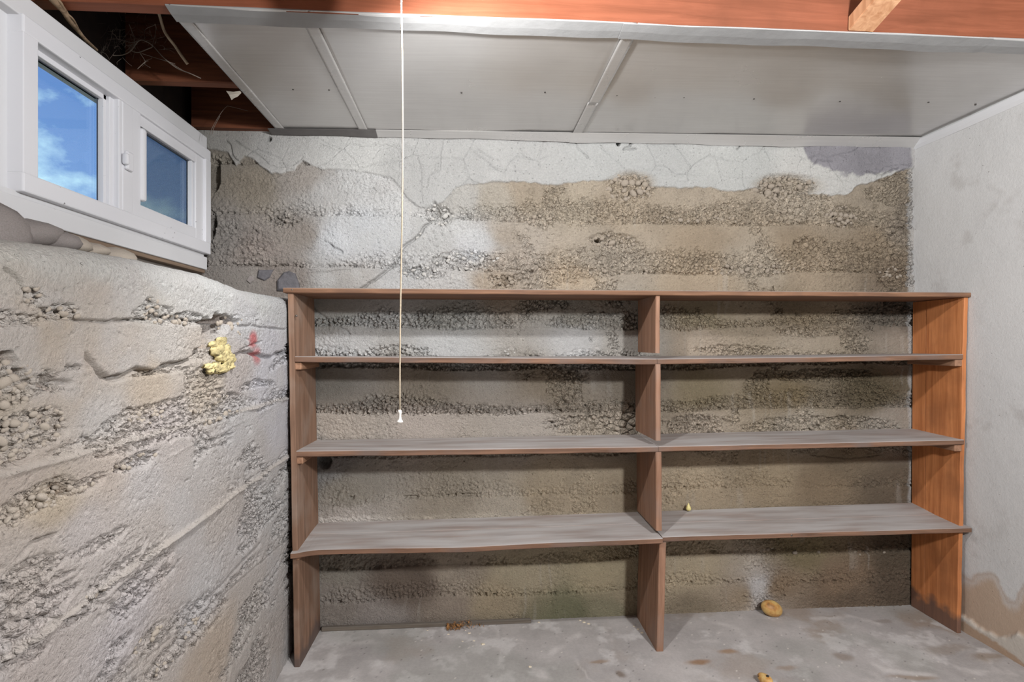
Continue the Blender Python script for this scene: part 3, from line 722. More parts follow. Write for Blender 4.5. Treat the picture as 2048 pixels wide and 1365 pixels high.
# ================================================================== LEFT WALL (thick lower part with ledge)
def lf(px, py):
    p = onX(px, py); return (p[1], p[2])
def lfs(*pts): return [lf(x, y) for x, y in pts]
def build_left():
    ys = [0.50]
    while ys[-1] < 2.44: ys.append(ys[-1] + 0.0019 * max(0.75, (ys[-1] / 0.86)) ** 1.35)
    ys = np.array(ys); nu = len(ys)
    ztop = np.interp(ys, [.5, .865, .961, 1.084, 1.246, 1.52, 1.79, 2.065, 2.44], [.13, .155, .164, .174, .179, .184, .166, .172, .18])
    r = 0.05
    zv = np.concatenate([np.arange(-1.24, -0.6, 0.0034), np.arange(-0.6, 0.1, 0.0023)])   # wall face (heights before the rounding)
    na, nl = 26, 46
    nv = len(zv) + na + nl
    Yg = np.repeat(ys[:, None], nv, 1)
    U = np.zeros((nu, nv)); Z = np.zeros((nu, nv)); NX = np.zeros((nu, nv)); NZ = np.zeros((nu, nv))
    k0 = len(zv)
    fz = (zv - zv[0]) / (zv[-1] - zv[0])
    top0 = ztop - r
    Z[:, :k0] = zv[0] + fz[None, :] * (top0[:, None] - zv[0]); U[:, :k0] = XL; NX[:, :k0] = 1
    for a in range(na):
        t = (a + 1) / na * math.radians(84)
        U[:, k0 + a] = XL - r + r * math.cos(t); Z[:, k0 + a] = top0 + r * math.sin(t); NX[:, k0 + a] = math.cos(t); NZ[:, k0 + a] = math.sin(t)
    for a in range(nl):
        t = (a + 1) / nl
        U[:, k0 + na + a] = XL - r - t * 0.42; Z[:, k0 + na + a] = ztop + 0.045 * t; NX[:, k0 + na + a] = 0.1; NZ[:, k0 + na + a] = 1
    S = np.where(np.arange(nv)[None, :] < k0, Z, Z + (XL - U))          # unrolled height, used for the relief
    Yf = Yg.astype(np.float32); Sf = S.astype(np.float32)
    wy = Yf + 0.018 * fbm(Yf, Sf, 9, 203, 3); ws = Sf + 0.012 * fbm(Yf, Sf, 11, 209, 3)
    H = 0.005 * fbm(Yf, Sf, 2.5, 201, 3) + 0.0016 * fbm(Yf, Sf, 28, 202, 4, 0.6)
    rough = np.zeros_like(H)
    # formwork joints; each has a proud bright lip and gravel just above it
    def line_z(a, b):
        (y0, z0), (y1, z1) = lf(*a), lf(*b); return z0, (z1 - z0) / (y1 - y0), y0
    joints = [((30, 945), (575, 798), .010, .9), ((205, 1180), (560, 925), .010, .6), ((473, 1365), (580, 1208), -.006, .4), ((330, 1290), (575, 1080), -.004, .8), ((0, 1080), (500, 835), .002, .7)]
    for k, (a, b, lip, s) in enumerate(joints):
        z0, sl, y0 = line_z(a, b)
        d = Sf + 0.006 * fbm(Yf, Sf, 7, 230 + k, 3) - (z0 + sl * (Yf - y0))
        if lip > 0:
            H += 0.75 * lip * np.exp(-(d / 0.0045) ** 2) * (0.15 + 0.95 * sstep(.2, .7, vnoise(Yf * 11, Sf * 0, 240 + k))) + 0.35 * lip * np.where(d < 0, np.exp(d / .03), 0)
        else:
            H += lip * np.where(d < 0, 1, 0) * 0.6 - 0.004 * np.exp(-(d / 0.004) ** 2)
        ht = 0.08 * (0.4 + vnoise(Yf * 4 + k * 5, Sf * 0, 250 + k))
        rough = np.maximum(rough, s * np.where(d > 0.006, 1 - sstep(0, 1, (d - 0.006) / ht), 0) * sstep(-0.4, 0.3, fbm(Yf, Sf, 3.5, 260 + k, 4)))
    rough = np.maximum(rough, 0.85 * sstep(0.12, 0.42, fbm(Yf * 0.55, Sf * 1.5 - Yf * 0.05, 6, 247, 5, 0.62)) * sstep(0.16, 0.02, Sf))
    # named pockets (photo places, radii in metres, tilt)
    for cx, cy, ry, rz, s in ((18, 770, .055, .045, 1), (60, 860, .10, .045, 1), (0, 905, .08, .03, 1), (95, 990, .075, .03, 1), (160, 975, .07, .02, .9), (40, 1020, .06, .03, .9), (270, 925, .10, .022, .9), (300, 830, .09, .03, .9),
                              (230, 850, .06, .025, .8), (390, 805, .10, .025, .9), (460, 800, .14, .03, .8), (440, 835, .18, .02, .9), (130, 626, .06, .02, .9), (310, 626, .10, .022, .9), (380, 640, .10, .02, .9), (440, 650, .06, .03, 1),
                              (70, 590, .03, .02, .9), (300, 615, .03, .03, .8), (330, 745, .16, .012, .8), (520, 770, .2, .02, .7), (200, 1090, .10, .025, .6), (60, 1150, .10, .03, .6), (190, 1195, .07, .02, .8), (150, 1240, .06, .015, .9),
                              (390, 1255, .06, .025, .8), (300, 1275, .08, .02, .8), (240, 1290, .05, .02, .8), (330, 1330, .05, .03, .8), (220, 1335, .04, .02, .8), (300, 1110, .05, .012, .9), (500, 1130, .15, .03, .5), (540, 980, .2, .04, .5), (330, 640, .14, .014, .9), (560, 1050, .15, .06, .6), (60, 1310, .05, .02, .5), (40, 640, .06, .02, .4)):
        c = lf(cx, cy); rough = np.maximum(rough, s * (1 - sstep(0.5, 1.1, ell(wy, ws, c[0], c[1], ry, rz))))
    rough = sstep(0.22, 0.6, rough + 0.30 * fbm(Yf, Sf, 30, 246, 3, 0.6)) * np.clip(rough * 1.6, 0, 1)
    H += -0.010 * rough
    f1, f2, idn = voro(wy + .002 * fbm(Yf, Sf, 70, 206, 2), ws + .002 * fbm(Yf, Sf, 70, 207, 2), 0.0125, 205)
    f1b, f2b, idb = voro(Yf + 0.005 * fbm(Yf, Sf, 30, 208, 2), Sf, 0.024, 215)
    big = sstep(0.5, 0.95, rough) * sstep(0.0, 0.4, fbm(Yf, Sf, 4, 271, 3))
    H += rough * (np.clip(1 - (f1 / 0.62) ** 2, 0, 1) * (0.3 + 0.9 * idn) * 0.0075 * (1 - big) + np.clip(1 - (f1b / 0.66) ** 2, 0, 1) * (0.3 + 0.8 * idb) * 0.013 * big)
    H += -0.006 * rough * np.exp(-((f2 - f1) / 0.15) ** 2) * (1 - big) - 0.012 * big * np.exp(-((f2b - f1b) / 0.13) ** 2)
    # air holes
    for cell, sd, th, dp in ((0.0075, 225, 0.55, .005), (0.013, 223, 0.6, .007), (0.034, 226, 0.62, .010)):
        g1, g2, gi = voro(Yf + .0035 * fbm(Yf, Sf, 140, sd + 5, 2), Sf + .0035 * fbm(Yf, Sf, 140, sd + 6, 2), cell, sd, 1.0)
        pore = (gi > th) * np.exp(-(g1 / (0.06 + 0.16 * (gi - th))) ** 2)
        H += -dp * pore * (0.35 + 0.65 * sstep(-.2, .3, fbm(Yf, Sf, 3, sd + 3, 3)))
    gran = 0.15 + 0.45 * sstep(-.1, .35, fbm(Yf, Sf, 5, 227, 4)) + 0.5 * rough
    H -= 0.012 * rough * (idn < 0.18) * np.clip(1 - (f1 / 0.55) ** 2, 0, 1) * (1 - big)
    H += gran * 0.002 * fbm(Yf, Sf, 110, 228, 2, 0.7)
    H -= 0.005 * gran * sstep(0.32, 0.62, fbm(Yf + .004 * fbm(Yf, Sf, 50, 229, 2), Sf * 1.2, 85, 224, 2, 0.6))
    # cracks
    cr = [(lfs((12, 540), (22, 543), (44, 565), (50, 583), (70, 583), (85, 615), (100, 625), (129, 621), (141, 634), (161, 643), (202, 644), (249, 643), (281, 638), (310, 638), (346, 635), (404, 644)), .0032, .014),
          (lfs((176, 713), (193, 735), (208, 753), (223, 759), (252, 753), (278, 738), (296, 742), (311, 748), (331, 732), (363, 728), (390, 718), (400, 708), (410, 695), (408, 672), (412, 655)), .005, .022),
          (lfs((466, 716), (485, 706), (500, 705), (515, 710), (530, 714), (545, 716), (552, 708), (575, 706)), .006, .02), (lfs((484, 700), (505, 690), (525, 684)), .003, .008),
          (lfs((470, 655), (500, 652), (540, 657), (572, 660)), .004, .008), (lfs((245, 1125), (270, 1105), (285, 1098), (292, 1080)), .004, .016), (lfs((190, 1190), (215, 1180), (240, 1160)), .003, .012),
          (lfs((380, 1250), (410, 1210), (440, 1175), (480, 1130), (520, 1090)), .005, .012), (lfs((440, 1310), (450, 1365)), .005, .012), (lfs((100, 755), (140, 768)), .004, .014), (lfs((40, 1115), (60, 1090), (110, 1070)), .003, .012)]
    nc = 0.003 * fbm(Yf, Sf, 45, 291, 3)
    for pts, w, dep in cr:
        a = np.array(pts); m = np.where((ys > a[:, 0].min() - .05) & (ys < a[:, 0].max() + .05))[0]
        sl_ = slice(m[0], m[-1] + 1)
        d = seg_dist(Yf[sl_] + 1.5 * nc[sl_], Sf[sl_] + nc[sl_], pts)
        H[sl_] -= dep * np.exp(-(d / w) ** 2)
    hole = np.zeros_like(H)
    for cx, cy, ry, rz, dp in ((432, 656, .085, .028, .07), (445, 645, .07, .018, .05), (416, 670, .035, .02, .05), (455, 642, .08, .016, .03), (411, 690, .025, .012, .03), (47, 743, .014, .010, .03), (20, 715, .02, .01, .03), (437, 745, .006, .012, .02), (104, 770, .02, .012, .02), (120, 985, .02, .012, .02), (94, 835, .012, .01, .02)):
        c = lf(cx, cy); q = 1 - sstep(0.75, 1.05, ell(wy + .01 * fbm(Yf, Sf, 45, 292, 3), ws + .01 * fbm(Yf, Sf, 45, 293, 3), c[0], c[1], ry, rz)); H -= dp * q; hole = np.maximum(hole, q)
    # --- colours
    P = [(30, 500, 214, 209, 200), (110, 510, 216, 212, 205), (220, 530, 218, 215, 209), (330, 550, 216, 214, 210), (430, 575, 214, 213, 210), (520, 600, 208, 207, 204), (560, 620, 202, 201, 200), (500, 640, 206, 204, 204),
         (40, 560, 196, 188, 178), (110, 590, 192, 184, 176), (200, 590, 188, 178, 168), (300, 595, 194, 188, 180), (400, 610, 202, 199, 195), (50, 640, 182, 168, 152), (110, 680, 182, 168, 152), (230, 690, 190, 180, 170), (330, 690, 198, 191, 184), (400, 690, 192, 182, 172),
         (545, 690, 212, 209, 213), (540, 760, 208, 205, 209), (560, 830, 200, 197, 200), (480, 740, 182, 173, 168), (420, 770, 180, 168, 154), (300, 775, 184, 170, 154), (150, 740, 188, 174, 160), (30, 770, 178, 165, 148), (60, 850, 180, 170, 160), (200, 845, 198, 192, 187), (130, 800, 182, 171, 160),
         (330, 850, 182, 173, 168), (480, 850, 190, 186, 184), (50, 960, 178, 166, 156), (200, 930, 180, 168, 158), (350, 900, 186, 178, 173), (400, 930, 190, 184, 180), (300, 960, 192, 186, 183), (500, 920, 184, 178, 174), (100, 1010, 174, 160, 142), (150, 1060, 186, 178, 174),
         (300, 1060, 180, 172, 166), (450, 1030, 180, 172, 166), (60, 1120, 182, 172, 164), (200, 1180, 178, 170, 165), (350, 1150, 172, 163, 158), (480, 1080, 176, 169, 165), (550, 1000, 182, 178, 175), (80, 1280, 174, 165, 160), (250, 1250, 184, 177, 176), (400, 1200, 184, 179, 177),
         (300, 1330, 176, 167, 160), (420, 1310, 172, 158, 144), (500, 1250, 174, 167, 161), (560, 1160, 174, 168, 164), (540, 1290, 168, 160, 154), (0, 1360, 170, 160, 154)]
    Cc = blend(Yf + 0.03 * fbm(Yf, Sf, 6, 301, 4), Sf + 0.02 * fbm(Yf, Sf, 7, 311, 4), [lf(p[0], p[1]) for p in P], [s2l(p[2:]) for p in P], 0.03, 2.0)
    Cc *= (1 + 0.13 * fbm(Yf, Sf, 8, 321, 5, 0.62))[..., None]
    Cc *= (1 + (0.18 + 0.3 * (idn - 0.5)) * rough)[..., None]
    fl = 0.5 * sstep(0.15, 0.6, fbm(Yf, Sf, 5, 331, 4))
    Cc = Cc * (1 - fl[..., None]) + s2l((206, 202, 200)).astype(np.float32) * fl[..., None]
    for k, (a, b, lip, s) in enumerate(joints[:2]):
        z0, sl, y0 = line_z(a, b); d = Sf + 0.006 * fbm(Yf, Sf, 7, 230 + k, 3) - (z0 + sl * (Yf - y0))
        q = 0.6 * np.exp(-((d - .002) / 0.006) ** 2); Cc = Cc * (1 - q[..., None]) + s2l((208, 198, 188)).astype(np.float32) * q[..., None]
    c1 = lf(508, 680); c2 = lf(516, 712)
    q = np.maximum(1 - sstep(0.35, 1.1, ell(Yf, Sf, c1[0], c1[1], .044, .036)), 0.85 * (1 - sstep(0.3, 1.1, ell(Yf, Sf, c2[0], c2[1], .044, .038)))) * 0.85
    Cc = Cc * (1 - q[..., None]) + s2l((190, 92, 92)).astype(np.float32) * q[..., None]
    q = np.clip(hole - 0.2, 0, 1); Cc = Cc * (1 - .7 * q[..., None]) + s2l((120, 92, 70)).astype(np.float32) * .7 * q[..., None]
    Cc = Cc * 1.5; mxc = Cc.max(-1, keepdims=True); Cc = Cc * np.where(mxc > 0.52, (0.52 + 0.20 * (mxc - 0.52)) / mxc, 1.0)
    V = np.stack([U + H * NX, Yg, Z + H * NZ], -1).reshape(-1, 3)
    o = mk('wall_left', V, grid_faces(nu, nv), M_left, None, True, np.clip(Cc, 0.01, 0.8).reshape(-1, 3), np.clip(np.maximum(rough, 0.4 * gran), 0, 1).ravel())
    tag(o, kind='structure')
    def hat(y, z):
        i = int(np.clip(np.searchsorted(ys, y), 0, nu - 1)); j = int(np.clip(np.searchsorted(Z[i, :k0], z), 0, k0 - 1))
        return float(H[i, j])
    return o, hat
wall_left, hat_left = build_left()
peb_l = [pebble_mesh('pebble_pale_shape', 50 + k, M_pebL, 0.3) for k in range(7)]
def put_left(u, v, r, meshes):
    h = hat_left(u, v)
    place_pebble(meshes, wall_left, (XL + max(min(h, -.003), -0.016) - 0.05 * r, u, v), r * 0.8, r * rng.uniform(0.95, 1.35), r * rng.uniform(0.75, 1.0), (rng.uniform(-0.9, 0.9), 0, 0))
tk = []
def scat_l(n, cx, cy, ry, rz, rmin, rmax):
    c = lf(cx, cy)
    scatter(n, c[0], c[1], ry, rz, rmin, rmax, peb_l, lambda a, b: (a, b), put_left, tk)
for a in ((34, 16, 772, .050, .042, .006, .013), (44, 55, 862, .085, .042, .005, .0115), (14, 8, 905, .05, .02, .006, .010), (26, 95, 992, .065, .024, .005, .011), (10, 40, 1025, .05, .02, .005, .009), (10, 160, 972, .06, .014, .005, .009),
          (16, 300, 832, .07, .022, .006, .010), (14, 270, 925, .09, .012, .006, .010), (20, 420, 808, .14, .018, .007, .012), (12, 440, 836, .14, .012, .007, .011), (12, 125, 628, .05, .013, .006, .013), (16, 345, 640, .12, .012, .007, .011),
          (10, 310, 618, .03, .024, .006, .011), (10, 470, 652, .08, .03, .007, .013), (10, 185, 1198, .05, .012, .006, .010), (8, 385, 1258, .05, .018, .007, .011), (8, 300, 1278, .06, .012, .007, .012), (6, 330, 1335, .04, .02, .006, .010), (8, 70, 588, .02, .012, .006, .012)):
    scat_l(*a)
# field stones packed on the ledge under the window board
def boulder(c, sx, sy, sz, seed, mat, parent, rz=0):
    me = pebble_mesh('stone_shape', seed, mat, 0.2)
    o = bpy.data.objects.new('stone', me); col.objects.link(o); o.parent = parent
    o.location = Vector((c[0], c[1], c[2] + EYE)); o.scale = (sx, sy, sz); o.rotation_euler = (0.1, 0.1, rz)
    return o
for px, py, sy, sz, sd, mt in ((-8, 462, .075, .05, 1, M_stone), (58, 466, .075, .030, 2, M_stone), (108, 482, .045, .026, 3, M_stone), (135, 486, .06, .024, 4, M_pebL), (232, 512, .05, .022, 5, M_pebL), (175, 500, .05, .018, 6, M_pebL)):
    p = onX(px, py, -0.90); boulder((-0.90, p[1], p[2]), .05, sy, sz, 60 + sd, mt, wall_left)

# upper left wall around the window
ul = MB()
ul.box(-1.32, -1.115, 0.2, 2.46, 0.10, 0.315, 0)
ul.box(-1.32, -1.115, 0.2, 1.395, 0.315, 0.86, 0)
ul.box(-1.17, -1.115, 2.372, 2.46, 0.315, 0.86, 0)
ul.build('window_surround', M_core, wall_left)
rj = MB(); rj.box(-1.32, -1.18, 0.2, 2.46, 0.86, 1.3, 0); rj.build('rim_board', plain('shaded_rim_board', rgb(44, 34, 29), 0.9, noise=0.3), wall_left)  # near-black tone stands in for the deep shade of the joist gap
lc = MB(); lc.box(-1.45, XL - 0.13, -1.8, 2.46, -1.3, 0.06, 0); lc.box(-1.45, XL - 0.02, -1.8, 0.55, -1.3, 0.14, 0); lc.box(-1.45, -1.12, -1.8, 0.25, 0.1, 1.3, 0)
lc.build('wall_core', M_core, wall_left)

# ================================================================== RIGHT WALL
def xr(h): return 2.064 + 0.0141 * (0.9 - h)
def rt(px, py):
    p = onX(px, py, 2.08); return (p[1], p[2])
def build_right():
    Y, Z = np.meshgrid(np.arange(1.55, 2.44, 0.006), np.arange(-1.24, 0.95, 0.006), indexing='ij')
    Y = Y.astype(np.float32); Z = Z.astype(np.float32)
    H = 0.004 * fbm(Y, Z, 2.5, 401, 3) + 0.0006 * fbm(Y, Z, 20, 402, 3)
    C = np.ones(Y.shape + (3,), np.float32) * s2l((212, 210, 208)).astype(np.float32)
    C *= (1 + 0.05 * fbm(Y, Z, 3, 403, 5))[..., None]
    wy = Y + 0.03 * fbm(Y, Z, 7, 404, 4); wz = Z + 0.05 * fbm(Y, Z, 9, 405, 5, 0.6)
    # damp stain and flaking at the foot
    st = -0.965 + 0.07 * fbm(Y, Z * .3, 5, 410, 3) + 0.05 * np.exp(-((Y - 2.03) / .05) ** 2) + 0.10 * sstep(1.98, 1.84, Y)
    s = sstep(0.02, -0.06, wz - st)
    rim = np.exp(-((wz - st) / 0.012) ** 2)
    C = C * (1 - 0.85 * s[..., None]) + s2l((188, 160, 134)).astype(np.float32) * 0.85 * s[..., None]
    C = C * (1 - 0.45 * rim[..., None]) + s2l((170, 138, 110)).astype(np.float32) * 0.45 * rim[..., None]
    band = -1.125 - 0.35 * np.clip(wy - 1.95, -.1, .12) + 0.02 * fbm(Y, Z, 14, 411, 3)
    fl = sstep(0.012, -0.012, wz - band)
    H += 0.010 * fl
    C = C * (1 - fl[..., None]) + s2l((206, 197, 186)).astype(np.float32) * fl[..., None]
    ft = sstep(-1.188, -1.205, wz); C = C * (1 - .7 * ft[..., None]) + s2l((176, 138, 104)).astype(np.float32) * .7 * ft[..., None]
    sc = sstep(0.2, 0.6, fbm(Y, Z, 7, 406, 5, 0.6)) * 0.3
    C = C * (1 - sc[..., None]) + s2l((160, 152, 146)).astype(np.float32) * sc[..., None]
    X = xr(Z) - H
    V = np.stack([X, Y, Z], -1).reshape(-1, 3)
    o = mk('wall_right', V, grid_faces(*Y.shape, flip=True), M_right, None, True, np.clip(C, 0.01, .95).reshape(-1, 3))
    tag(o, kind='structure')
    b = MB(); b.box(2.12, 2.3, -1.8, 2.6, -1.3, 1.3, 0); b.box(2.085, 2.2, -1.8, 1.56, -1.3, 0.95, 0); b.build('wall_core', plain('right_wall_rest', rgb(150, 146, 142), 0.85), o)
    return o
wall_right = build_right()

# ================================================================== FLOOR
def build_floor():
    X, Y = np.meshgrid(np.arange(-0.86, 2.16, 0.006), np.arange(1.2, 2.46, 0.006), indexing='ij')
    X = X.astype(np.float32); Y = Y.astype(np.float32)
    H = 0.0025 * fbm(X, Y, 3, 501, 4) + 0.0006 * fbm(X, Y, 30, 502, 3)
    C = np.ones(X.shape + (3,), np.float32) * s2l((172, 166, 163)).astype(np.float32)
    C *= (1.08 + 0.30 * fbm(X, Y, 5, 503, 6, 0.68))[..., None]
    br = sstep(0.0, 0.45, fbm(X + 3, Y, 4, 531, 5, 0.6)) * (0.4 + 0.4 * sstep(0.8, 1.8, X))
    C = C * (1 - br[..., None]) + s2l((158, 142, 128)).astype(np.float32) * br[..., None]
    wh = sstep(0.12, 0.5, fbm(X, Y + 5, 9, 541, 5, 0.65)) * 0.8
    C = C * (1 - wh[..., None]) + s2l((206, 201, 198)).astype(np.float32) * wh[..., None]
    wx = X + 0.05 * fbm(X, Y, 6, 504, 4); wy = Y + 0.04 * fbm(X, Y, 6, 505, 4)
    ge = sstep(0.1, 0.5, fbm(X, Y, 2.5, 512, 4)) * 0.35
    C = C * (1 - ge[..., None]) + s2l((150, 150, 142)).astype(np.float32) * ge[..., None]
    # lime veins
    r = 1 - np.abs(fbm(wx, wy, 3.4, 506, 4)); v = sstep(0.90, 0.99, r) * sstep(-0.1, 0.5, fbm(X, Y, 5, 507, 4)) * 0.45
    for pts in (((1180, 1250), (1130, 1285), (1100, 1310), (1080, 1345), (1090, 1365)), ((1720, 1290), (1770, 1340), (1860, 1350)), ((1420, 1240), (1470, 1255), (1510, 1290)), ((1630, 1240), (1700, 1232), (1760, 1250)), ((1900, 1330), (1960, 1345), (2030, 1350))):
        w = [tuple(onZ(*p)[:2]) for p in pts]; v = np.maximum(v, 0.7 * (1 - sstep(0.002, 0.030, seg_dist(wx * .6 + X * .4, wy * .6 + Y * .4, w))) * sstep(-.5, .3, fbm(X, Y, 14, 520, 4)))
    C = C * (1 - v[..., None]) + s2l((208, 202, 198)).astype(np.float32) * v[..., None]
    # rusty damp stains
    for cx, cy, rx, ry, c, a in ((1395, 1322, .05, .022, (150, 116, 86), .85), (1462, 1308, .055, .02, (156, 126, 98), .8), (1200, 1320, .04, .015, (150, 126, 104), .7), (1245, 1345, .015, .03, (110, 92, 76), .7), (1690, 1310, .06, .03, (140, 124, 110), .6), (1580, 1335, .05, .02, (150, 128, 108), .6),
                                 (1770, 1245, .05, .02, (140, 128, 118), .5), (1980, 1320, .08, .03, (140, 122, 104), .7), (1900, 1300, .1, .04, (150, 136, 122), .5), (1820, 1355, .1, .02, (150, 128, 106), .6), (1660, 1232, .05, .01, (140, 126, 112), .5)):
        p = onZ(cx, cy); q = a * (1 - sstep(0.4, 1.15, ell(wx, wy, p[0], p[1], rx, ry))); C = C * (1 - q[..., None]) + s2l(c).astype(np.float32) * q[..., None]
    g1, g2, gi = voro(X, Y, 0.03, 515)
    sp = (gi > 0.8) * (g1 < 0.07 + 0.1 * (gi - .8)); C = np.where(sp[..., None], C * 0.55 , C)
    sp = (gi < 0.05) * (g1 < 0.08); C = np.where(sp[..., None], s2l((215, 208, 200)).astype(np.float32), C)
    V = np.stack([X, Y, -EYE + H], -1).reshape(-1, 3)
    o = mk('floor', V, grid_faces(*X.shape), M_floor, None, True, np.clip(C, 0.01, .95).reshape(-1, 3))
    tag(o, kind='structure')
    b = MB(); b.box(-1.45, 2.3, -1.9, 2.6, -EYE - 0.15, -EYE - 0.012, 0); b.build('floor_slab', plain('slab_cement', rgb(120, 115, 110), 0.85), o)
build_floor()
wf = MB(); wf.box(-1.45, 2.3, -1.95, -1.8, -1.3, 1.3, 0)
tag(wf.build('wall_front', plain('front_wall_cement', rgb(105, 100, 96), 0.9)), kind='structure')

# ================================================================== CEILING: painted sheets under the joists, boards above
def ch(x): return 0.890 + 0.0165 * (x + 0.8)
def jy(x): return 1.512 + 0.017 * (x + 0.8)        # front edge of the first joist
ceiling = empty('ceiling', (0.6, 1.9, 0.9)); tag(ceiling, kind='structure')
def sheet(name, xa, xb, ya, yb, dz, th, mat, nx=40, ny=30, amp=0.0015, sd=0, slope=0.0):
    X, T = np.meshgrid(np.linspace(xa, xb, nx), np.linspace(0, 1, ny), indexing='ij')
    Yy = (jy(X) if ya is None else ya) * (1 - T) + yb * T
    Zb = ch(X) + dz + amp * fbm(X.astype(np.float32), Yy.astype(np.float32), 3, sd, 2) + slope * (1 - T)
    n = nx * ny
    V = np.concatenate([np.stack([X, Yy, Zb], -1).reshape(-1, 3), np.stack([X, Yy, Zb + th], -1).reshape(-1, 3)])
    q = grid_faces(nx, ny); F = np.concatenate([q[:, ::-1], q + n])
    idx = np.arange(n).reshape(nx, ny)
    rim = np.concatenate([idx[:, 0], idx[-1, 1:], idx[-2::-1, -1], idx[0, -2:0:-1]])
    nx_ = np.roll(rim, -1)
    F = np.concatenate([F, np.stack([rim, nx_, nx_ + n, rim + n], -1)])
    return mk(name, V, F, mat, ceiling, True)
for k, (xa, xb) in enumerate(((-0.79, -0.435), (-0.43, 0.478), (0.482, 2.09))):
    sheet('panel', xa, xb, None, 2.375, 0.0, 0.003, M_sheet, 60, 34, 0.0035, 601 + k)
# cover strips over the seams, the left edge strip, the wall edge strip and the white lip on the joist
sheet('batten', -0.80, -0.765, 1.56, 2.37, -0.004, 0.003, M_batten, 6, 20, 0.001, 611)
sheet('batten', -0.462, -0.425, 1.56, 2.375, -0.004, 0.003, M_batten, 6, 20, 0.001, 612)
sheet('batten', 0.452, 0.492, 1.57, 2.06, -0.005, 0.003, M_batten, 6, 16, 0.0015, 613)
sheet('batten', 0.448, 0.488, 2.04, 2.375, -0.006, 0.003, M_batten, 6, 12, 0.0015, 614)
def lip_strip(name, xa, xb, mat, sd, dz=-0.006, w=0.060):
    nx = 90; xs = np.linspace(xa, xb, nx); V = []; F = []
    prof = ((0.0, 0.0095), (0.0005, 0.007), (w * 0.5, 0.0), (w, -0.004), (w, 0.001), (0.006, 0.0125))
    for i, x in enumerate(xs):
        wv = 0.003 * math.sin(x * 9 + sd) + 0.002 * math.sin(x * 23)
        for a, b in prof: V.append((x, jy(x) + a + (wv if a > 0.01 else 0), ch(x) + dz + b))
    m = len(prof)
    for i in range(nx - 1):
        for k in range(m): F.append((i * m + k, (i + 1) * m + k, (i + 1) * m + (k + 1) % m, i * m + (k + 1) % m))
    F.append(tuple(range(m))); F.append(tuple((nx - 1) * m + k for k in range(m))[::-1])
    return mk(name, V, F, mat, ceiling, False)
lip_strip('edge_strip', -0.80, 0.47, M_lip, 0.0)
lip_strip('edge_strip', 0.44, 1.60, M_lip, 1.0, -0.008, 0.062)
lip_strip('edge_strip', 1.585, 2.09, M_lip, 2.0, -0.0065, 0.064)
def wall_strip(name, xa, xb, mat, sd, drop):
    nx = 60; xs = np.linspace(xa, xb, nx); V = []; F = []
    for x in xs:
        wv = 0.002 * math.sin(x * 7 + sd) + 0.0012 * math.sin(x * 19 + sd)
        zb = ch(x) - 0.006
        zr = np.interp(x, [-0.82, -0.3, 0.5, 1.4, 2.06], [0.880, 0.884, 0.885, 0.893, 0.905])     # where it meets the wall
        V += [(x, 2.335, zb), (x, 2.385, zr - drop + wv), (x, 2.386, zr - drop + wv + 0.003), (x, 2.337, zb + 0.003)]
    for i in range(nx - 1):
        for k in range(4): F.append((i * 4 + k, (i + 1) * 4 + k, (i + 1) * 4 + (k + 1) % 4, i * 4 + (k + 1) % 4))
    F.append((0, 1, 2, 3)); F.append(tuple((nx - 1) * 4 + k for k in (3, 2, 1, 0)))
    return mk(name, V, F, mat, ceiling, False)
tag(wall_strip('wall_edge_strip', -0.83, -0.39, M_lipdark, 0, 0.004), 'dark unpainted end of the strip along the back wall')
wall_strip('wall_edge_strip', -0.40, 0.48, M_batten, 1, 0.002)
wall_strip('wall_edge_strip', 0.44, 2.06, M_batten, 2, 0.002)
nb = MB()
for px, py in ((586, 179), (658, 180), (728, 179), (923, 186), (1090, 185), (1192, 190), (1207, 189), (1234, 191), (1310, 195), (1368, 195), (1508, 198), (1680, 203), (1857, 205), (1951, 210)):
    p = onZ(px, py, 0.91); zz = ch(p[0]); p = onZ(px, py, zz)
    nb.add(*lathe([(0.0008, -0.0018), (0.0032, -0.0012), (0.0035, 0.0005), (0.0035, 0.004)], (p[0], p[1], zz), 8))
o = nb.build('nail_heads', M_dark, ceiling); o['kind'] = 'stuff'
subfloor = empty('ceiling', (0.5, 0.4, 1.115)); tag(subfloor, kind='structure')
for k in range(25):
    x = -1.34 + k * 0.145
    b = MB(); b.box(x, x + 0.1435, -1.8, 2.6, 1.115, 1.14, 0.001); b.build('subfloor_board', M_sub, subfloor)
# rest of the ceiling behind the camera is open joists as well
# trim moulding along the right wall
tb = MB()
V = []; ysn = np.linspace(1.5, 2.392, 24)
for y in ysn:
    for a, b in ((0.012, -0.006), (-0.016, -0.006), (-0.018, -0.010), (-0.014, -0.030), (-0.006, -0.044), (0.012, -0.046)):
        V.append((2.066 + a, y, ch(2.06) + b + 0.001 * math.sin(y * 11)))
m = 6; F = [(i * m + k, i * m + (k + 1) % m, (i + 1) * m + (k + 1) % m, (i + 1) * m + k) for i in range(len(ysn) - 1) for k in range(m)]
F += [tuple(range(m))[::-1], tuple((len(ysn) - 1) * m + k for k in range(m))]
tag(mk('trim_1', V, F, M_vinyl2), kind='structure')

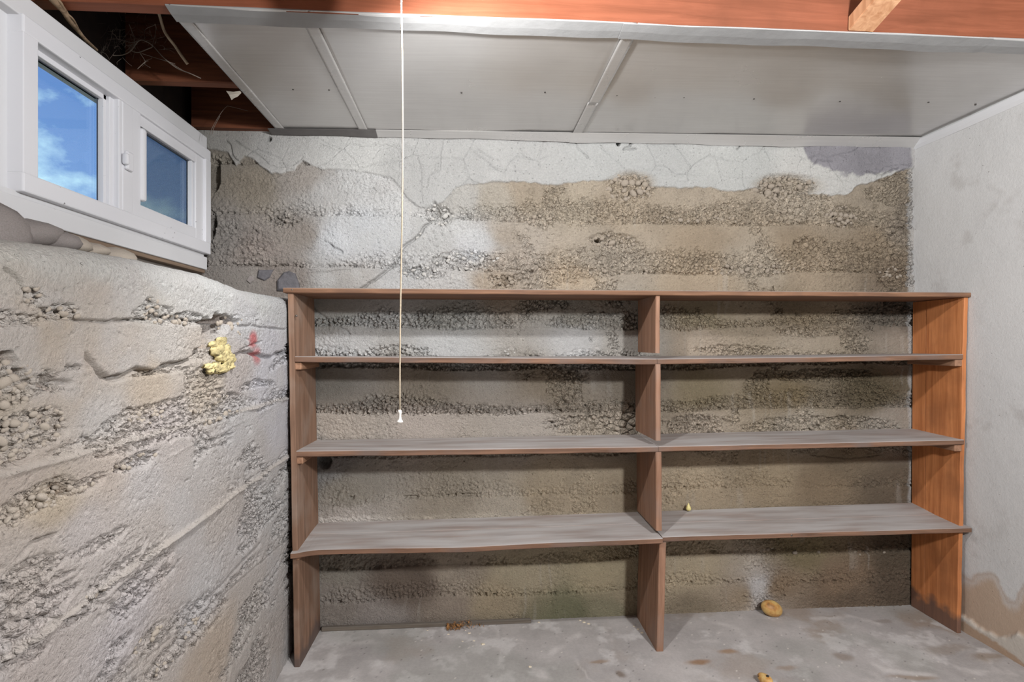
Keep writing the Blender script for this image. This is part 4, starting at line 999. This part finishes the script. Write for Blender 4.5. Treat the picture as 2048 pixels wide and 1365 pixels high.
# ------------------------------------------------------------------ joists and brace
def joist(name, yfun, w, xa, xb, mat, htop, hb, label, sd):
    nx = 50; xs = np.linspace(xa, xb, nx); V = []; F = []
    for x in xs:
        y = yfun(x); b = ch(x) + hb + 0.0015 * math.sin(x * 5 + sd); t = htop
        c = 0.004
        V += [(x, y + c, b), (x, y + w - c, b), (x, y + w, b + c), (x, y + w, t), (x, y, t), (x, y, b + c)]
    m = 6
    for i in range(nx - 1):
        for k in range(m): F.append((i * m + k, (i + 1) * m + k, (i + 1) * m + (k + 1) % m, i * m + (k + 1) % m))
    F.append(tuple(range(m))); F.append(tuple((nx - 1) * m + k for k in range(m))[::-1])
    o = mk(name, V, F, mat)
    o['kind'] = 'structure' if label is None else 'thing'
    if label: tag(o, label, 'joist')
    return o
joist('ceiling_joist', jy, 0.048, -1.30, 2.13, M_joist, 1.113, 0.0005, 'reddish fir ceiling joist along the top edge above the white lip', 0)
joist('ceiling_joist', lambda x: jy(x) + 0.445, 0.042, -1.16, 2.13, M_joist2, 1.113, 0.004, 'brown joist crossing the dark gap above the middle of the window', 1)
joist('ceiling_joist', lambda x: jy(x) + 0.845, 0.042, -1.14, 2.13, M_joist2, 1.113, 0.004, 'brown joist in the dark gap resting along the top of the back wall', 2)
# cross brace: from the foot of the joist up and towards the viewer
def brace():
    p0 = np.array([1.162, 1.548, 0.945]); p1 = np.array([1.204, 1.125, 1.100])
    d = (p1 - p0) / np.linalg.norm(p1 - p0)
    wv = np.array([0.040, 0, 0]); up = np.cross(wv, d); up = up / np.linalg.norm(up) * 0.020
    V = []
    for t, c in ((0, p0), (1, p1)):
        for a, b in ((-1, -1), (1, -1), (1, 1), (-1, 1)): V.append(c + a * wv + b * up)
    # bottom end is cut to sit flat on the joist face
    for k in range(4):
        s = (jy(V[k][0]) - 0.0015 - V[k][1]) / d[1]; V[k] = V[k] + d * s
    V = [tuple(v) for v in V]
    F = [(0, 1, 2, 3), (7, 6, 5, 4), (0, 4, 5, 1), (1, 5, 6, 2), (2, 6, 7, 3), (3, 7, 4, 0)]
    bm = bmesh.new(); vs_ = [bm.verts.new(v) for v in V]
    for f in F: bm.faces.new([vs_[i] for i in f])
    bmesh.ops.recalc_face_normals(bm, faces=bm.faces[:])
    bmesh.ops.bevel(bm, geom=bm.edges[:], offset=0.002, segments=2, affect='EDGES')
    bm.verts.index_update()
    o = mk('cross_brace', [tuple(v.co) for v in bm.verts], [tuple(v.index for v in f.verts) for f in bm.faces], M_brace)
    bm.free()
    tag(o, 'pale pine cross brace nailed to the reddish joist at top right', 'brace')
    for a in (-0.014, 0.018):
        q = p0 + a * np.array([1, 0, 0]) + d * 0.012 - up * 1.02 
        mk('nail', *lathe([(0.0005, -0.003), (0.004, -0.002), (0.0045, 0.0), (0.002, 0.004)], tuple(q), 10), M_steel, o, True)
brace()

# ================================================================== WINDOW
WX = -1.07
window = empty('window_1', (WX, 1.9, 0.31)); tag(window, kind='structure')
def wbox(*a, bev=0.003): return bevbox(*a, bev)
# main frame: four members mitred into one
f = MB()
YA, YB, ZA, ZB = 1.407, 2.369, 0.364, 0.795
f.box(WX - .045, WX, YA, YB, ZB - .046, ZB, .004); f.box(WX - .045, WX, YA, YB, ZA, ZA + .048, .004)
f.box(WX - .045, WX, YA, YA + .046, ZA + .046, ZB - .044, .002); f.box(WX - .045, WX, YB - .044, YB, ZA + .046, ZB - .044, .002)
f.box(WX - .075, WX - .03, YA + .02, YB - .02, ZB - .06, ZB - .02, .002)
frame = f.build('frame', M_vinyl, window)
# fixed light: glazing stops and pane
s = MB(); s.box(WX - .05, WX - .03, 1.744, 1.757, .41, .75, .001); s.box(WX - .05, WX - .02, 1.757, 1.790, .41, .75, .003)
s.box(WX - .056, WX - .042, 1.452, 1.745, .735, .749, .001); s.box(WX - .056, WX - .042, 1.452, 1.745, .411, .420, .001)
fs = s.build('fixed_sash', M_vinyl, window)
g = MB(); g.box(WX - .052, WX - .048, 1.45, 1.75, .41, .75, 0); g.build('pane', M_glass, fs)
g = MB(); g.box(WX - .046, WX - .0435, 1.453, 1.744, .7325, .736, 0); g.box(WX - .046, WX - .0435, 1.738, 1.741, .415, .735, 0); g.build('gasket', M_gasket, fs)
# sliding light
s = MB()
y0, y1, z0, z1 = 1.775, 2.327, .409, .752
s.box(WX - .040, WX - .004, y0, 1.888, z0, z1, .003); s.box(WX - .040, WX - .010, 2.262, y1, z0, z1, .004)
s.box(WX - .040, WX - .010, 1.885, 2.265, .714, z1, .003); s.box(WX - .040, WX - .010, 1.885, 2.265, z0, .454, .003)
ss = s.build('sliding_sash', M_vinyl, window)
g = MB(); g.box(WX - .034, WX - .030, 1.886, 2.264, .452, .716, 0); g.build('pane', M_glass, ss)
g = MB(); g.box(WX - .029, WX - .024, 1.887, 2.262, .7085, .7135, 0); g.build('gasket', M_gasket, ss)
g = MB(); g.box(WX - .028, WX - .012, 2.235, 2.240, .455, .712, .001); g.box(WX - .028, WX - .016, 2.250, 2.254, .455, .712, .001); g.build('glazing_bead', M_vinyl, ss)
g = MB(); g.box(WX - .02, WX + .004, 1.886, 1.912, .466, .706, .008); g.build('pull_handle', M_vinyl, ss)
# mullion face and latch
g = MB(); g.box(WX - .03, WX - .002, 1.790, 1.842, .411, .750, .003); g.build('mullion', M_vinyl, window)
g = MB(); g.box(WX - .004, WX + .010, 1.795, 1.830, .540, .600, .008); la = g.build('latch', M_vinyl, window)
g = MB(); g.box(WX - .002, WX + .016, 1.782, 1.798, .552, .588, .006); g.build('latch_lever', M_vinyl, la)
# insect screen outside the sliding light
g = MB(); g.box(WX - .060, WX - .0595, 1.80, 2.33, .40, .76, 0); g.build('insect_screen', M_screen, window)
# head casing, side casing, apron board below
g = MB(); g.box(WX - .05, WX - .008, 1.10, 2.352, ZB - .005, .846, .003); g.build('head_casing', M_vinyl2, window)
g = MB(); g.box(WX - .055, WX - .037, 1.10, YA + .004, .30, ZB, .003); g.build('side_casing', M_vinyl2, window)
g = MB(); g.box(WX - .06, WX - .012, 0.95, 2.362, .300, .352, .003); g.box(WX - .05, WX - .02, 0.95, 2.35, .350, .366, 0); g.build('apron_board', M_vinyl2, window)
g = MB(); g.box(WX - .09, WX - .02, 0.95, 2.36, .286, .301, .002); g.build('sub_sill', wood('raw_sill', rgb(150, 128, 108), rgb(110, 92, 78), 'Y'), window)

# ================================================================== SHELVING UNIT
unit = empty('shelving_unit', (0.7, 2.26, -EYE))
tag(unit, 'long built-in wooden shelving with dusty boards along the rough back wall', 'shelving')
YF = 2.125
def board(name, xs, ztop, zback, th, yf, yb, mat, parent, sd=0, wear=0.0015, n=70, warp=None):
    """a plank along X, cross-section with worn arrises"""
    X = np.linspace(xs[0], xs[-1], n); V = []; F = []
    r = random.Random(sd); ph = [r.uniform(0, 6) for _ in range(4)]
    for x in X:
        a = np.interp(x, xs, ztop) + (warp(x) if warp else 0); b = np.interp(x, xs, zback)
        w = wear * (math.sin(13 * x + ph[0]) + 0.7 * math.sin(31 * x + ph[1]) + 0.5 * math.sin(71 * x + ph[2])) / 2
        t = th + 0.4 * wear * math.sin(21 * x + ph[3]); c = 0.0025
        y0 = yf + w
        V += [(x, y0 + c, a), (x, (y0 + yb) / 2, (a + b) / 2 + 0.0008 * math.sin(9 * x + ph[1])), (x, yb, b), (x, yb, b - th), (x, y0 + c, a - t), (x, y0, a - t + c), (x, y0, a - c)]
    m = 7
    for i in range(n - 1):
        for k in range(m): F.append((i * m + k, i * m + (k + 1) % m, (i + 1) * m + (k + 1) % m, (i + 1) * m + k)[::-1])
    F.append(tuple(range(m))[::-1]); F.append(tuple((n - 1) * m + k for k in range(m)))
    o = mk(name, V, [f[::-1] for f in F], mat, parent)
    return o
YBK = 2.389
M_top = wood('top_board', rgb(150, 112, 86), rgb(100, 70, 52), 'X', dust=0.8, blot=(rgb(104, 80, 68), 0.6), seed=5.0)
tb = board('top_board', [-.694, .72, 2.074], [.205, .205, .207], [.204, .205, .208], .0195, 2.112, YBK, M_top, unit, 1)
board('shelf', [-.655, .1, .745], [-.053, -.060, -.066], [-.058, -.062, -.062], .0225, YF, YBK, M_shelf, unit, 2)
board('shelf', [.746, 1.4, 2.05], [-.066, -.060, -.050], [-.062, -.058, -.052], .0215, YF, YBK, M_shelf, unit, 3)
board('shelf', [-.655, .1, .750], [-.411, -.414, -.415], [-.417, -.414, -.411], .0225, YF, YBK, M_shelf, unit, 4)
board('shelf', [.752, 1.4, 2.054], [-.415, -.411, -.406], [-.411, -.405, -.401], .0215, YF, YBK, M_shelf, unit, 5)
# bottom shelf: two planks side by side in each bay
def droop(x): return -0.012 * math.exp(-((x + 0.66) / 0.05) ** 2) - 0.006 * math.exp(-((x + 0.05) / 0.25) ** 2)
sh = board('shelf', [-.664, .05, .760], [-.776, -.776, -.772], [-.775, -.772, -.766], .0215, 2.10, 2.262, M_shelf, unit, 6, warp=droop)
board('plank', [-.650, .05, .757], [-.7745, -.7718, -.766], [-.770, -.765, -.757], .0215, 2.2655, YBK, M_shelf, sh, 7)
sh2 = board('shelf', [.764, 1.4, 2.082], [-.772, -.771, -.771], [-.766, -.764, -.761], .0205, 2.118, 2.258, M_shelf, unit, 8)
board('plank', [.760, 1.4, 2.058], [-.7655, -.7635, -.7605], [-.757, -.750, -.746], .0205, 2.2615, YBK, M_shelf, sh2, 9)
# uprights and dividers (boards along Z)
def upright(name, x0b, x0t, th, yf_b, yf_t, zb, zt, mat, parent, sd, yb=YBK, dxb=0.0):
    n = 40; V = []; F = []; r = random.Random(sd); ph = [r.uniform(0, 6) for _ in range(3)]
    for i in range(n):
        t = i / (n - 1); z = zb + (zt - zb) * t
        xa = x0b + (x0t - x0b) * t; w = 0.0012 * (math.sin(z * 15 + ph[0]) + .6 * math.sin(z * 41 + ph[1])); yf = yf_b + (yf_t - yf_b) * t + w; c = 0.0025
        xb_ = xa + dxb
        V += [(xa + c, yf, z), (xa + th - c, yf, z), (xa + th, yf + c, z), (xb_ + th, yb, z), (xb_, yb, z), (xa, yf + c, z)]
    m = 6
    for i in range(n - 1):
        for k in range(m): F.append((i * m + k, i * m + (k + 1) % m, (i + 1) * m + (k + 1) % m, (i + 1) * m + k))
    F.append(tuple(range(m))[::-1]); F.append(tuple((n - 1) * m + k for k in range(m)))
    return mk(name, V, F, mat, parent)
upright('upright', -.656, -.682, .021, 2.118, 2.124, -EYE, .185, M_upL, unit, 11, dxb=0.004)
ur = upright('upright', 2.046, 2.054, .018, 2.148, 2.124, -EYE, .186, M_upR, unit, 12, yb=2.312)
upright('plank', 2.047, 2.0555, .018, 2.3145, 2.3145, -EYE, .186, M_upR, ur, 22)
tag(ur, 'redder, glossier end board')
upright('divider', .739, .739, .018, 2.124, 2.124, -.0435, .186, M_upM, unit, 13, dxb=.012)
upright('divider', .740, .739, .021, 2.124, 2.124, -.392, -.0875, M_upM, unit, 14, dxb=.0)
upright('divider', .742, .740, .024, 2.124, 2.126, -.7505, -.437, M_upM, unit, 15, dxb=.004)
upright('divider', .739, .752, .028, 2.112, 2.115, -EYE, -.794, M_upM, unit, 16, dxb=.006)
# cleats under the shelf ends
for (xa, xb, z, y1) in ((-.664, -.634, -.0765, 2.385), (-.660, -.628, -.434, 2.385), (2.022, 2.054, -.0725, 2.385), (2.020, 2.052, -.428, 2.385)):
    b = MB(); b.box(xa, xb, 2.132, y1, z - .028, z, .003); b.build('cleat', M_cleat, unit)
b = MB(); b.add(*tube([(-.648, 2.12, -.814), (-.640, 2.16, -.813), (-.636, 2.25, -.812), (-.634, 2.38, -.811)], [.010, .012, .012, .012], 10)); b.build('cleat', M_cleat, unit, True)
b = MB(); b.box(2.066, 2.0855, 2.116, 2.20, -.7965, -.7725, .002)
# nails in the board ends
for x, z in ((-.662, .197), (.7475, .158), (1.30, -.781), (-.650, .10)):
    V, F = lathe([(0.0005, -.001), (0.0042, -.0005), (0.0045, .002)], (0, 0, 0), 10)
    V = [(x + v[0], YF - 0.001 + v[2] - (0.012 if z > .19 else 0.006 if z < -.7 else 0), z + v[1]) for v in V]
    mk('nail', V, F, M_steel, unit, True)
# skirting strip lying along the foot of the back wall
def sz(x): return -EYE
tag(mk('baseboard_back', *bevbox(-.622, .27, 2.368, 2.386, -EYE, -EYE + .017, .003), M_skirt), kind='structure')

# ================================================================== THINGS
# pull cord
cordr = empty('pull_cord', (-0.137, 1.15, -0.19))
pts = [(-0.14 + 0.003 * math.sin(t * 5), 1.15, 0.70 - t * 0.84) for t in np.linspace(0, 1, 30)]
pts = [(-0.112, 1.136, 0.80), (-0.13, 1.146, 0.78), (-0.138, 1.15, 0.75)] + pts
c = MB(); c.add(*tube(pts, 0.0017, 8)); c.build('cord', M_cord, cordr, True)
kx = pts[-1][0]
mk('knob', *lathe([(.0015, 0.026), (.0034, .025), (.0042, .020), (.003, .016), (.0028, .012), (.0038, .006), (.0066, .0015), (.0066, 0), (.002, -.001)][::-1], (kx, 1.15, -0.166), 16), M_knob, cordr, True)
tag(cordr, 'thin cream pull cord with a small white knob hanging before the shelves', 'cord')

lamp = empty('ceiling_lamp', (BULB[0], BULB[1], 0.885))
mk('lampholder', *lathe([(.030, 0), (.036, .006), (.040, .03), (.056, .06), (.058, .075), (.058, .0985)], (BULB[0], 1.135, 0.802), 24), plain('glazed_porcelain', rgb(235, 232, 226), 0.25), lamp, True)
mk('stem', *lathe([(.011, 0), (.011, .19), (.045, .192), (.045, .2145)], (BULB[0], 1.135, 0.90), 16), M_steel, lamp, True)
def bulb_mat():
    m, nt, b = new_mat('clear_bulb_glass'); N = nt.nodes.new; L = nt.links.new; nt.nodes.remove(b)
    out = [n for n in nt.nodes if n.type == 'OUTPUT_MATERIAL'][0]
    tr = N('ShaderNodeBsdfTransparent'); gl = N('ShaderNodeBsdfGlossy'); gl.inputs['Roughness'].default_value = 0.05
    mx = N('ShaderNodeMixShader'); mx.inputs[0].default_value = 0.04
    L(tr.outputs[0], mx.inputs[1]); L(gl.outputs[0], mx.inputs[2]); L(mx.outputs[0], out.inputs[0]); return m
mk('bulb', *lathe([(.006, -.038), (.022, -.032), (.034, -.018), (.036, -.002), (.032, .014), (.022, .030), (.014, .042), (.014, .050)], (BULB[0], BULB[1] + .002, BULB[2]), 24), bulb_mat(), lamp, True)
tag(lamp, 'porcelain lampholder with a clear bulb on a short pipe stem, holding the pull cord', 'lamp')
# yellow foam blob in the left wall hole
def foam():
    bm = bmesh.new()
    r = random.Random(3)
    for px, py, s in ((437, 700, .022), (446, 712, .022), (455, 725, .018), (430, 735, .016), (445, 738, .016), (440, 684, .016), (452, 700, .016), (420, 742, .010), (462, 733, .010), (460, 715, .012), (415, 735, .009), (428, 690, .010)):
        y, z = lf(px, py)
        m = Matrix.Translation((XL + 0.0, y, z)) @ Matrix.Diagonal((0.010, s * 1.9, s * 0.85, 1))
        bmesh.ops.create_icosphere(bm, subdivisions=3, radius=1.0, matrix=m)
    P = np.array([v.co[:] for v in bm.verts], dtype=np.float32)
    n1 = fbm(P[:, 1] + P[:, 0], P[:, 2], 60, 701, 4, 0.6); n2 = fbm(P[:, 1], P[:, 2] - P[:, 0], 150, 702, 3, 0.6)
    for v, a, b in zip(bm.verts, n1, n2):
        v.co.x += 0.007 * a + 0.009 * b; v.co.z += 0.009 * b; v.co.y += .010 * a
    bm.verts.index_update()
    o = mk('spray_foam', [tuple(v.co) for v in bm.verts], [tuple(v.index for v in f.verts) for f in bm.faces], M_foam, None, True); bm.free()
    tag(o, 'crumbling yellow foam stuffed in the hole of the left wall', 'foam')
foam()

# potato, sprouted potato scrap and bulblet
def blob(name, c, s, seed, mat, rot=(0, 0, 0), parent=None, amp=0.06):
    bm = bmesh.new(); bmesh.ops.create_icosphere(bm, subdivisions=4, radius=1.0)
    r = random.Random(seed); dirs = [(Vector((r.gauss(0, 1), r.gauss(0, 1), r.gauss(0, 1))).normalized(), r.uniform(-amp, amp)) for _ in range(10)]
    eyes = [Vector((r.gauss(0, 1), -abs(r.gauss(0, 1)), r.gauss(0, 1))).normalized() for _ in range(6)]
    R = Matrix.Rotation(rot[2], 3, 'Z') @ Matrix.Rotation(rot[1], 3, 'Y') @ Matrix.Rotation(rot[0], 3, 'X')
    V = []
    for v in bm.verts:
        n = v.co.normalized(); k = 1 + sum(a * max(0, n.dot(d)) ** 3 for d, a in dirs)
        for e_ in eyes: k -= 0.014 * math.exp(-((n - e_).length / 0.07) ** 2)
        p = R @ Vector((n.x * s[0] * k, n.y * s[1] * k, n.z * s[2] * k)); V.append((p.x + c[0], p.y + c[1], p.z + c[2]))
    bm.verts.index_update(); F = [tuple(v.index for v in f.verts) for f in bm.faces]; bm.free()
    return mk(name, V, F, mat, parent, True)
def potato_mat(name, a, b_, dark):
    m, nt, b = new_mat(name); N = nt.nodes.new; L = nt.links.new
    tc = N('ShaderNodeTexCoord'); nz = N('ShaderNodeTexNoise'); nz.inputs['Scale'].default_value = 32; nz.inputs['Detail'].default_value = 5
    L(tc.outputs['Object'], nz.inputs['Vector'])
    cr = N('ShaderNodeValToRGB'); e = cr.color_ramp.elements
    e[0].position = 0.36; e[0].color = a; e[1].position = 0.62; e[1].color = b_
    e2 = cr.color_ramp.elements.new(0.22); e2.color = dark
    L(nz.outputs['Fac'], cr.inputs[0]); L(cr.outputs[0], b.inputs['Base Color'])
    n2 = N('ShaderNodeTexNoise'); n2.inputs['Scale'].default_value = 200
    L(tc.outputs['Object'], n2.inputs['Vector'])
    bp = N('ShaderNodeBump'); bp.inputs['Strength'].default_value = 0.3; bp.inputs['Distance'].default_value = 0.002
    L(n2.outputs['Fac'], bp.inputs['Height']); L(bp.outputs[0], b.inputs['Normal'])
    b.inputs['Roughness'].default_value = 0.5; return m
M_pot = potato_mat('potato_skin', rgb(190, 136, 74), rgb(220, 188, 120), rgb(120, 92, 60))
pp = onZ(1537, 1226)
pot = blob('potato', (pp[0], pp[1] - .025, -EYE + 0.031), (.049, .036, .034), 4, M_pot, (0, 0.35, 0.1), None, 0.035)
tag(pot, 'golden brown potato lying on the floor at the foot of the back wall', 'potato')
M_rot = potato_mat('shrivelled_potato_skin', rgb(200, 140, 70), rgb(232, 204, 140), rgb(70, 50, 36))
pp = onZ(1533, 1372)
rp = empty('shrivelled_potato', (pp[0], pp[1], -EYE))
blob('body', (pp[0], pp[1], -EYE + .018), (.020, .034, .019), 9, M_rot, (0, 0.2, 0.3), rp, 0.18)
mk('eye', *lathe([(.0052, -.003), (.005, .001), (.0036, .002), (.002, .0012)], (pp[0] + .002, pp[1] - .004, -EYE + .0365), 12), M_dark, rp, True)
c = MB()
for k in range(7):
    a = 2.2 + k * 0.22; b0 = Vector((pp[0] - .012 + .002 * k, pp[1] + .012 + .003 * (k % 3), -EYE + .016))
    c.add(*tube([b0, b0 + Vector((-.008, .006, .008 - .003 * (k % 3))), b0 + Vector((-.012 - .002 * (k % 2), .010 - .006 * (k % 3), .012 - .005 * (k % 3)))], [.0016, .0012, .0005], 6))
c.build('sprouts', plain('dark_sprout', rgb(84, 60, 46), 0.8), rp, True)
tag(rp, 'shrivelled golden potato with dark sprouts at the bottom edge of the floor', 'potato')
M_bulb = plain('pale_bulb_skin', rgb(226, 210, 140), 0.4, noise=0.1, nscale=120)
bp_ = onY(1377, 1014, 2.372)
mk('bulblet', *lathe([(.002, 0), (.0075, .001), (.0110, .006), (.0112, .011), (.0085, .019), (.0045, .027), (.0015, .033), (.0004, .036)], (bp_[0], 2.372, -.7515), 18), M_bulb, None, True)
tag(bpy.data.objects['bulblet'], 'tiny pale yellow pointed bulb at the back of the lowest shelf', 'bulb')

# rotten orange litter heap along the skirting strip
def litter():
    b = MB(); r = random.Random(8)
    for k in range(320):
        x = onZ(r.gauss(902, 24), 1254)[0]; x = min(max(x, -.09), .13)
        y = 2.352 + r.uniform(-.014, .026) - .006; q = 1 - abs(x - .02) / .13
        z = -EYE + r.uniform(0.001, .012 + .020 * max(0, q))
        L_ = r.uniform(.006, .020); a = r.uniform(0, math.pi); t = r.uniform(-.6, .6); w = r.uniform(.001, .003)
        d = Vector((math.cos(a), math.sin(a) * .5, t)).normalized() * L_ * .5; s_ = Vector((-math.sin(a), math.cos(a), 0.4)).normalized() * w
        c = Vector((x, y, z)); u = Vector((0, 0, 0.0012)) + 0.2 * s_.cross(d).normalized() * .004
        b.add([c - d, c + s_ + u * .5, c + d, c - s_ + u, c + u * 1.4], [(0, 1, 4), (1, 2, 4), (2, 3, 4), (3, 0, 4), (0, 3, 2, 1)])
    o = b.build('litter_heap', plain('orange_litter', rgb(158, 112, 66), 0.95, noise=0.55, nscale=60))
    tag(o, 'orange brown rotting shreds heaped on the floor against the back wall', 'litter', kind='stuff')
litter()
# countable flakes near the heap and crumbs elsewhere
M_flake = plain('pale_flake', rgb(222, 208, 184), 0.8)
fl_me = None
def flake(px, py, s, sd, label, mat=M_flake):
    p = onZ(px, py); r = random.Random(sd); n = 7
    ring = [(p[0] + s * (1.3 if k % 2 else 1) * math.cos(2 * math.pi * k / n + sd) * r.uniform(.8, 1.2), p[1] + s * math.sin(2 * math.pi * k / n + sd) * r.uniform(.6, 1), -EYE + 0.0005) for k in range(n)]
    V = ring + [(q[0] * .8 + p[0] * .2, q[1] * .8 + p[1] * .2, -EYE + s * .45) for q in ring] + [(p[0], p[1], -EYE + s * .6)]
    F = [(k, (k + 1) % n, n + (k + 1) % n, n + k) for k in range(n)] + [(n + k, n + (k + 1) % n, 2 * n) for k in range(n)] + [tuple(range(n))[::-1]]
    o = mk('plaster_flake', V, F, mat)
    tag(o, label, 'flake', 'pale flakes scattered on the floor'); return o
heap_side = 'small pale flake on the floor below the orange litter heap, %s from the left'
FL = [(855, 1262, .004, heap_side % 'first'), (897, 1270, .005, heap_side % 'second'), (925, 1284, .004, heap_side % 'third'), (931, 1262, .004, heap_side % 'fourth'), (938, 1268, .006, heap_side % 'fifth'), (948, 1283, .004, heap_side % 'sixth'),
      (966, 1290, .008, 'broad pale flake lying alone on the floor right of the orange litter heap'),
      (1078, 1246, .006, 'pale crumb lying alone at the wall foot midway between litter heap and divider'),
      (1160, 1242, .005, 'pale crumb at the wall foot left of the divider, left one of three'), (1168, 1246, .007, 'pale crumb at the wall foot left of the divider, middle one of three'), (1177, 1249, .006, 'pale crumb at the wall foot left of the divider, right one of three'),
      (1268, 1254, .005, 'white crumb beside the divider foot, farthest back of three'), (1276, 1260, .006, 'white crumb beside the divider foot, middle one of three'), (1284, 1267, .007, 'white crumb beside the divider foot, nearest of three'),
      (1060, 1335, .006, 'pale yellowish crumb alone on the floor near the bottom edge')]
for k, (px, py, s, lab) in enumerate(FL):
    flake(px, py, s, k, lab)

# dry stalk, cable end, cobwebs and paper scrap in the dark gap above the window
p0, p1 = onX(96, -6, -1.02), onX(196, 100, -1.075)
def curve(ctrl, n=14):
    c = [Vector(x) for x in ctrl]; out = []
    for i in range(len(c) - 1):
        a = c[max(i - 1, 0)]; b = c[i]; d = c[i + 1]; e_ = c[min(i + 2, len(c) - 1)]
        for k in range(n):
            t = k / n
            out.append(0.5 * ((2 * b) + (-a + d) * t + (2 * a - 5 * b + 4 * d - e_) * t * t + (-a + 3 * b - 3 * d + e_) * t ** 3))
    out.append(c[-1]); return out
def at(px, py, Y): return tuple(onY(px, py, Y))
stalk = empty('dry_stalk', (-1.06, 1.66, 0.86))
st = MB()
pts = curve([at(96, -12, 1.47), at(113, 6, 1.50), at(126, 20, 1.53), at(140, 42, 1.58), at(155, 60, 1.65), at(170, 78, 1.70), at(194, 100, 1.80)])
st.add(*tube(pts, [.0105 - .007 * i / len(pts) for i in range(len(pts))], 9)); st.build('stem', M_root, stalk, True)
st = MB(); pts = curve([at(106, -10, 1.48), at(122, 6, 1.50), at(129, 22, 1.53), at(134, 34, 1.56)]); st.add(*tube(pts, .0034, 7)); st.build('twig', M_root, stalk, True)
st = MB(); pts = curve([at(132, 26, 1.54), at(146, 38, 1.57), at(158, 60, 1.65), at(172, 84, 1.72)]); st.add(*tube(pts, .0026, 7)); st.build('twig', M_root, stalk, True)
tag(stalk, 'dry tan plant stalk hanging over the top of the window casing', 'stalk')
cab = MB(); pts = curve([at(314, 14, 1.80), at(320, 34, 1.82), at(327, 58, 1.84), at(336, 74, 1.85), at(350, 92, 1.87), at(362, 110, 1.88), at(375, 128, 1.89)])
cab.add(*tube(pts, .0046, 10)); tag(cab.build('electrical_cable', M_cable, None, True), 'short cream cable end dangling between the joists by the window', 'cable')
wb = MB(); r = random.Random(12)
main = [((226, 111), (245, 110), (262, 101), (277, 82), (290, 82), (305, 92), (295, 98), (275, 105), (260, 100)), ((305, 90), (330, 118), (355, 137), (380, 147), (402, 157)), ((283, 107), (305, 114), (335, 123), (350, 128)), ((258, 48), (268, 75), (270, 98)), ((305, 90), (312, 60), (310, 48)), ((290, 82), (290, 60), (310, 50)),
        ((280, 106), (290, 122), (289, 128), (300, 135)), ((215, 80), (235, 78), (262, 85), (277, 82)), ((225, 60), (222, 78), (215, 95)), ((240, 60), (238, 80), (230, 70)), ((296, 122), (290, 124), (275, 138)), ((418, 270), (430, 245), (445, 222), (455, 212)), ((424, 270), (428, 255), (440, 232)), ((455, 212), (480, 218), (495, 222)), ((330, 118), (340, 125), (372, 145))]
for k, pl in enumerate(main):
    Yb = 1.84 if k not in (11, 12, 13) else 2.2
    pts = curve([at(x, y, Yb + r.uniform(-.02, .02)) for x, y in pl], 6)
    wb.add(*tube(pts, (.0016 if k < 2 else .0009), 5))
for k in range(110):
    x, y = r.gauss(250, 38), r.gauss(80, 22)
    if x < 195: continue
    a = r.uniform(0, 6.28); L_ = r.uniform(8, 34); Yb = 1.84 + r.uniform(-.05, .06)
    pts = curve([at(x, y, Yb), at(x + L_ * math.cos(a) * .5 + r.uniform(-5, 5), y + L_ * math.sin(a) * .5 + r.uniform(-4, 4), Yb), at(x + L_ * math.cos(a), y + L_ * math.sin(a), Yb + .01)], 4)
    wb.add(*tube(pts, .00035, 4))
tag(wb.build('cobweb', M_web), 'grey tangled cobweb and rootlets in the dark gap between the joists', 'cobweb', kind='stuff')
pa = [at(452, 182, 1.93), at(466, 184, 1.93), at(479, 182, 1.94), at(482, 186, 1.94), at(474, 194, 1.945), at(468, 196, 1.945), at(463, 200, 1.95), at(458, 190, 1.94)]
n = len(pa); V = pa + [(p[0] + .001, p[1] + .0015, p[2] + .001) for p in pa]
F = [tuple(range(n)), tuple(range(n, 2 * n))[::-1]] + [(k, n + k, n + (k + 1) % n, (k + 1) % n) for k in range(n)]
tag(mk('paper_scrap', V, F, M_paper), 'torn pale paper scrap hanging at the corner of the ceiling sheet', 'paper')
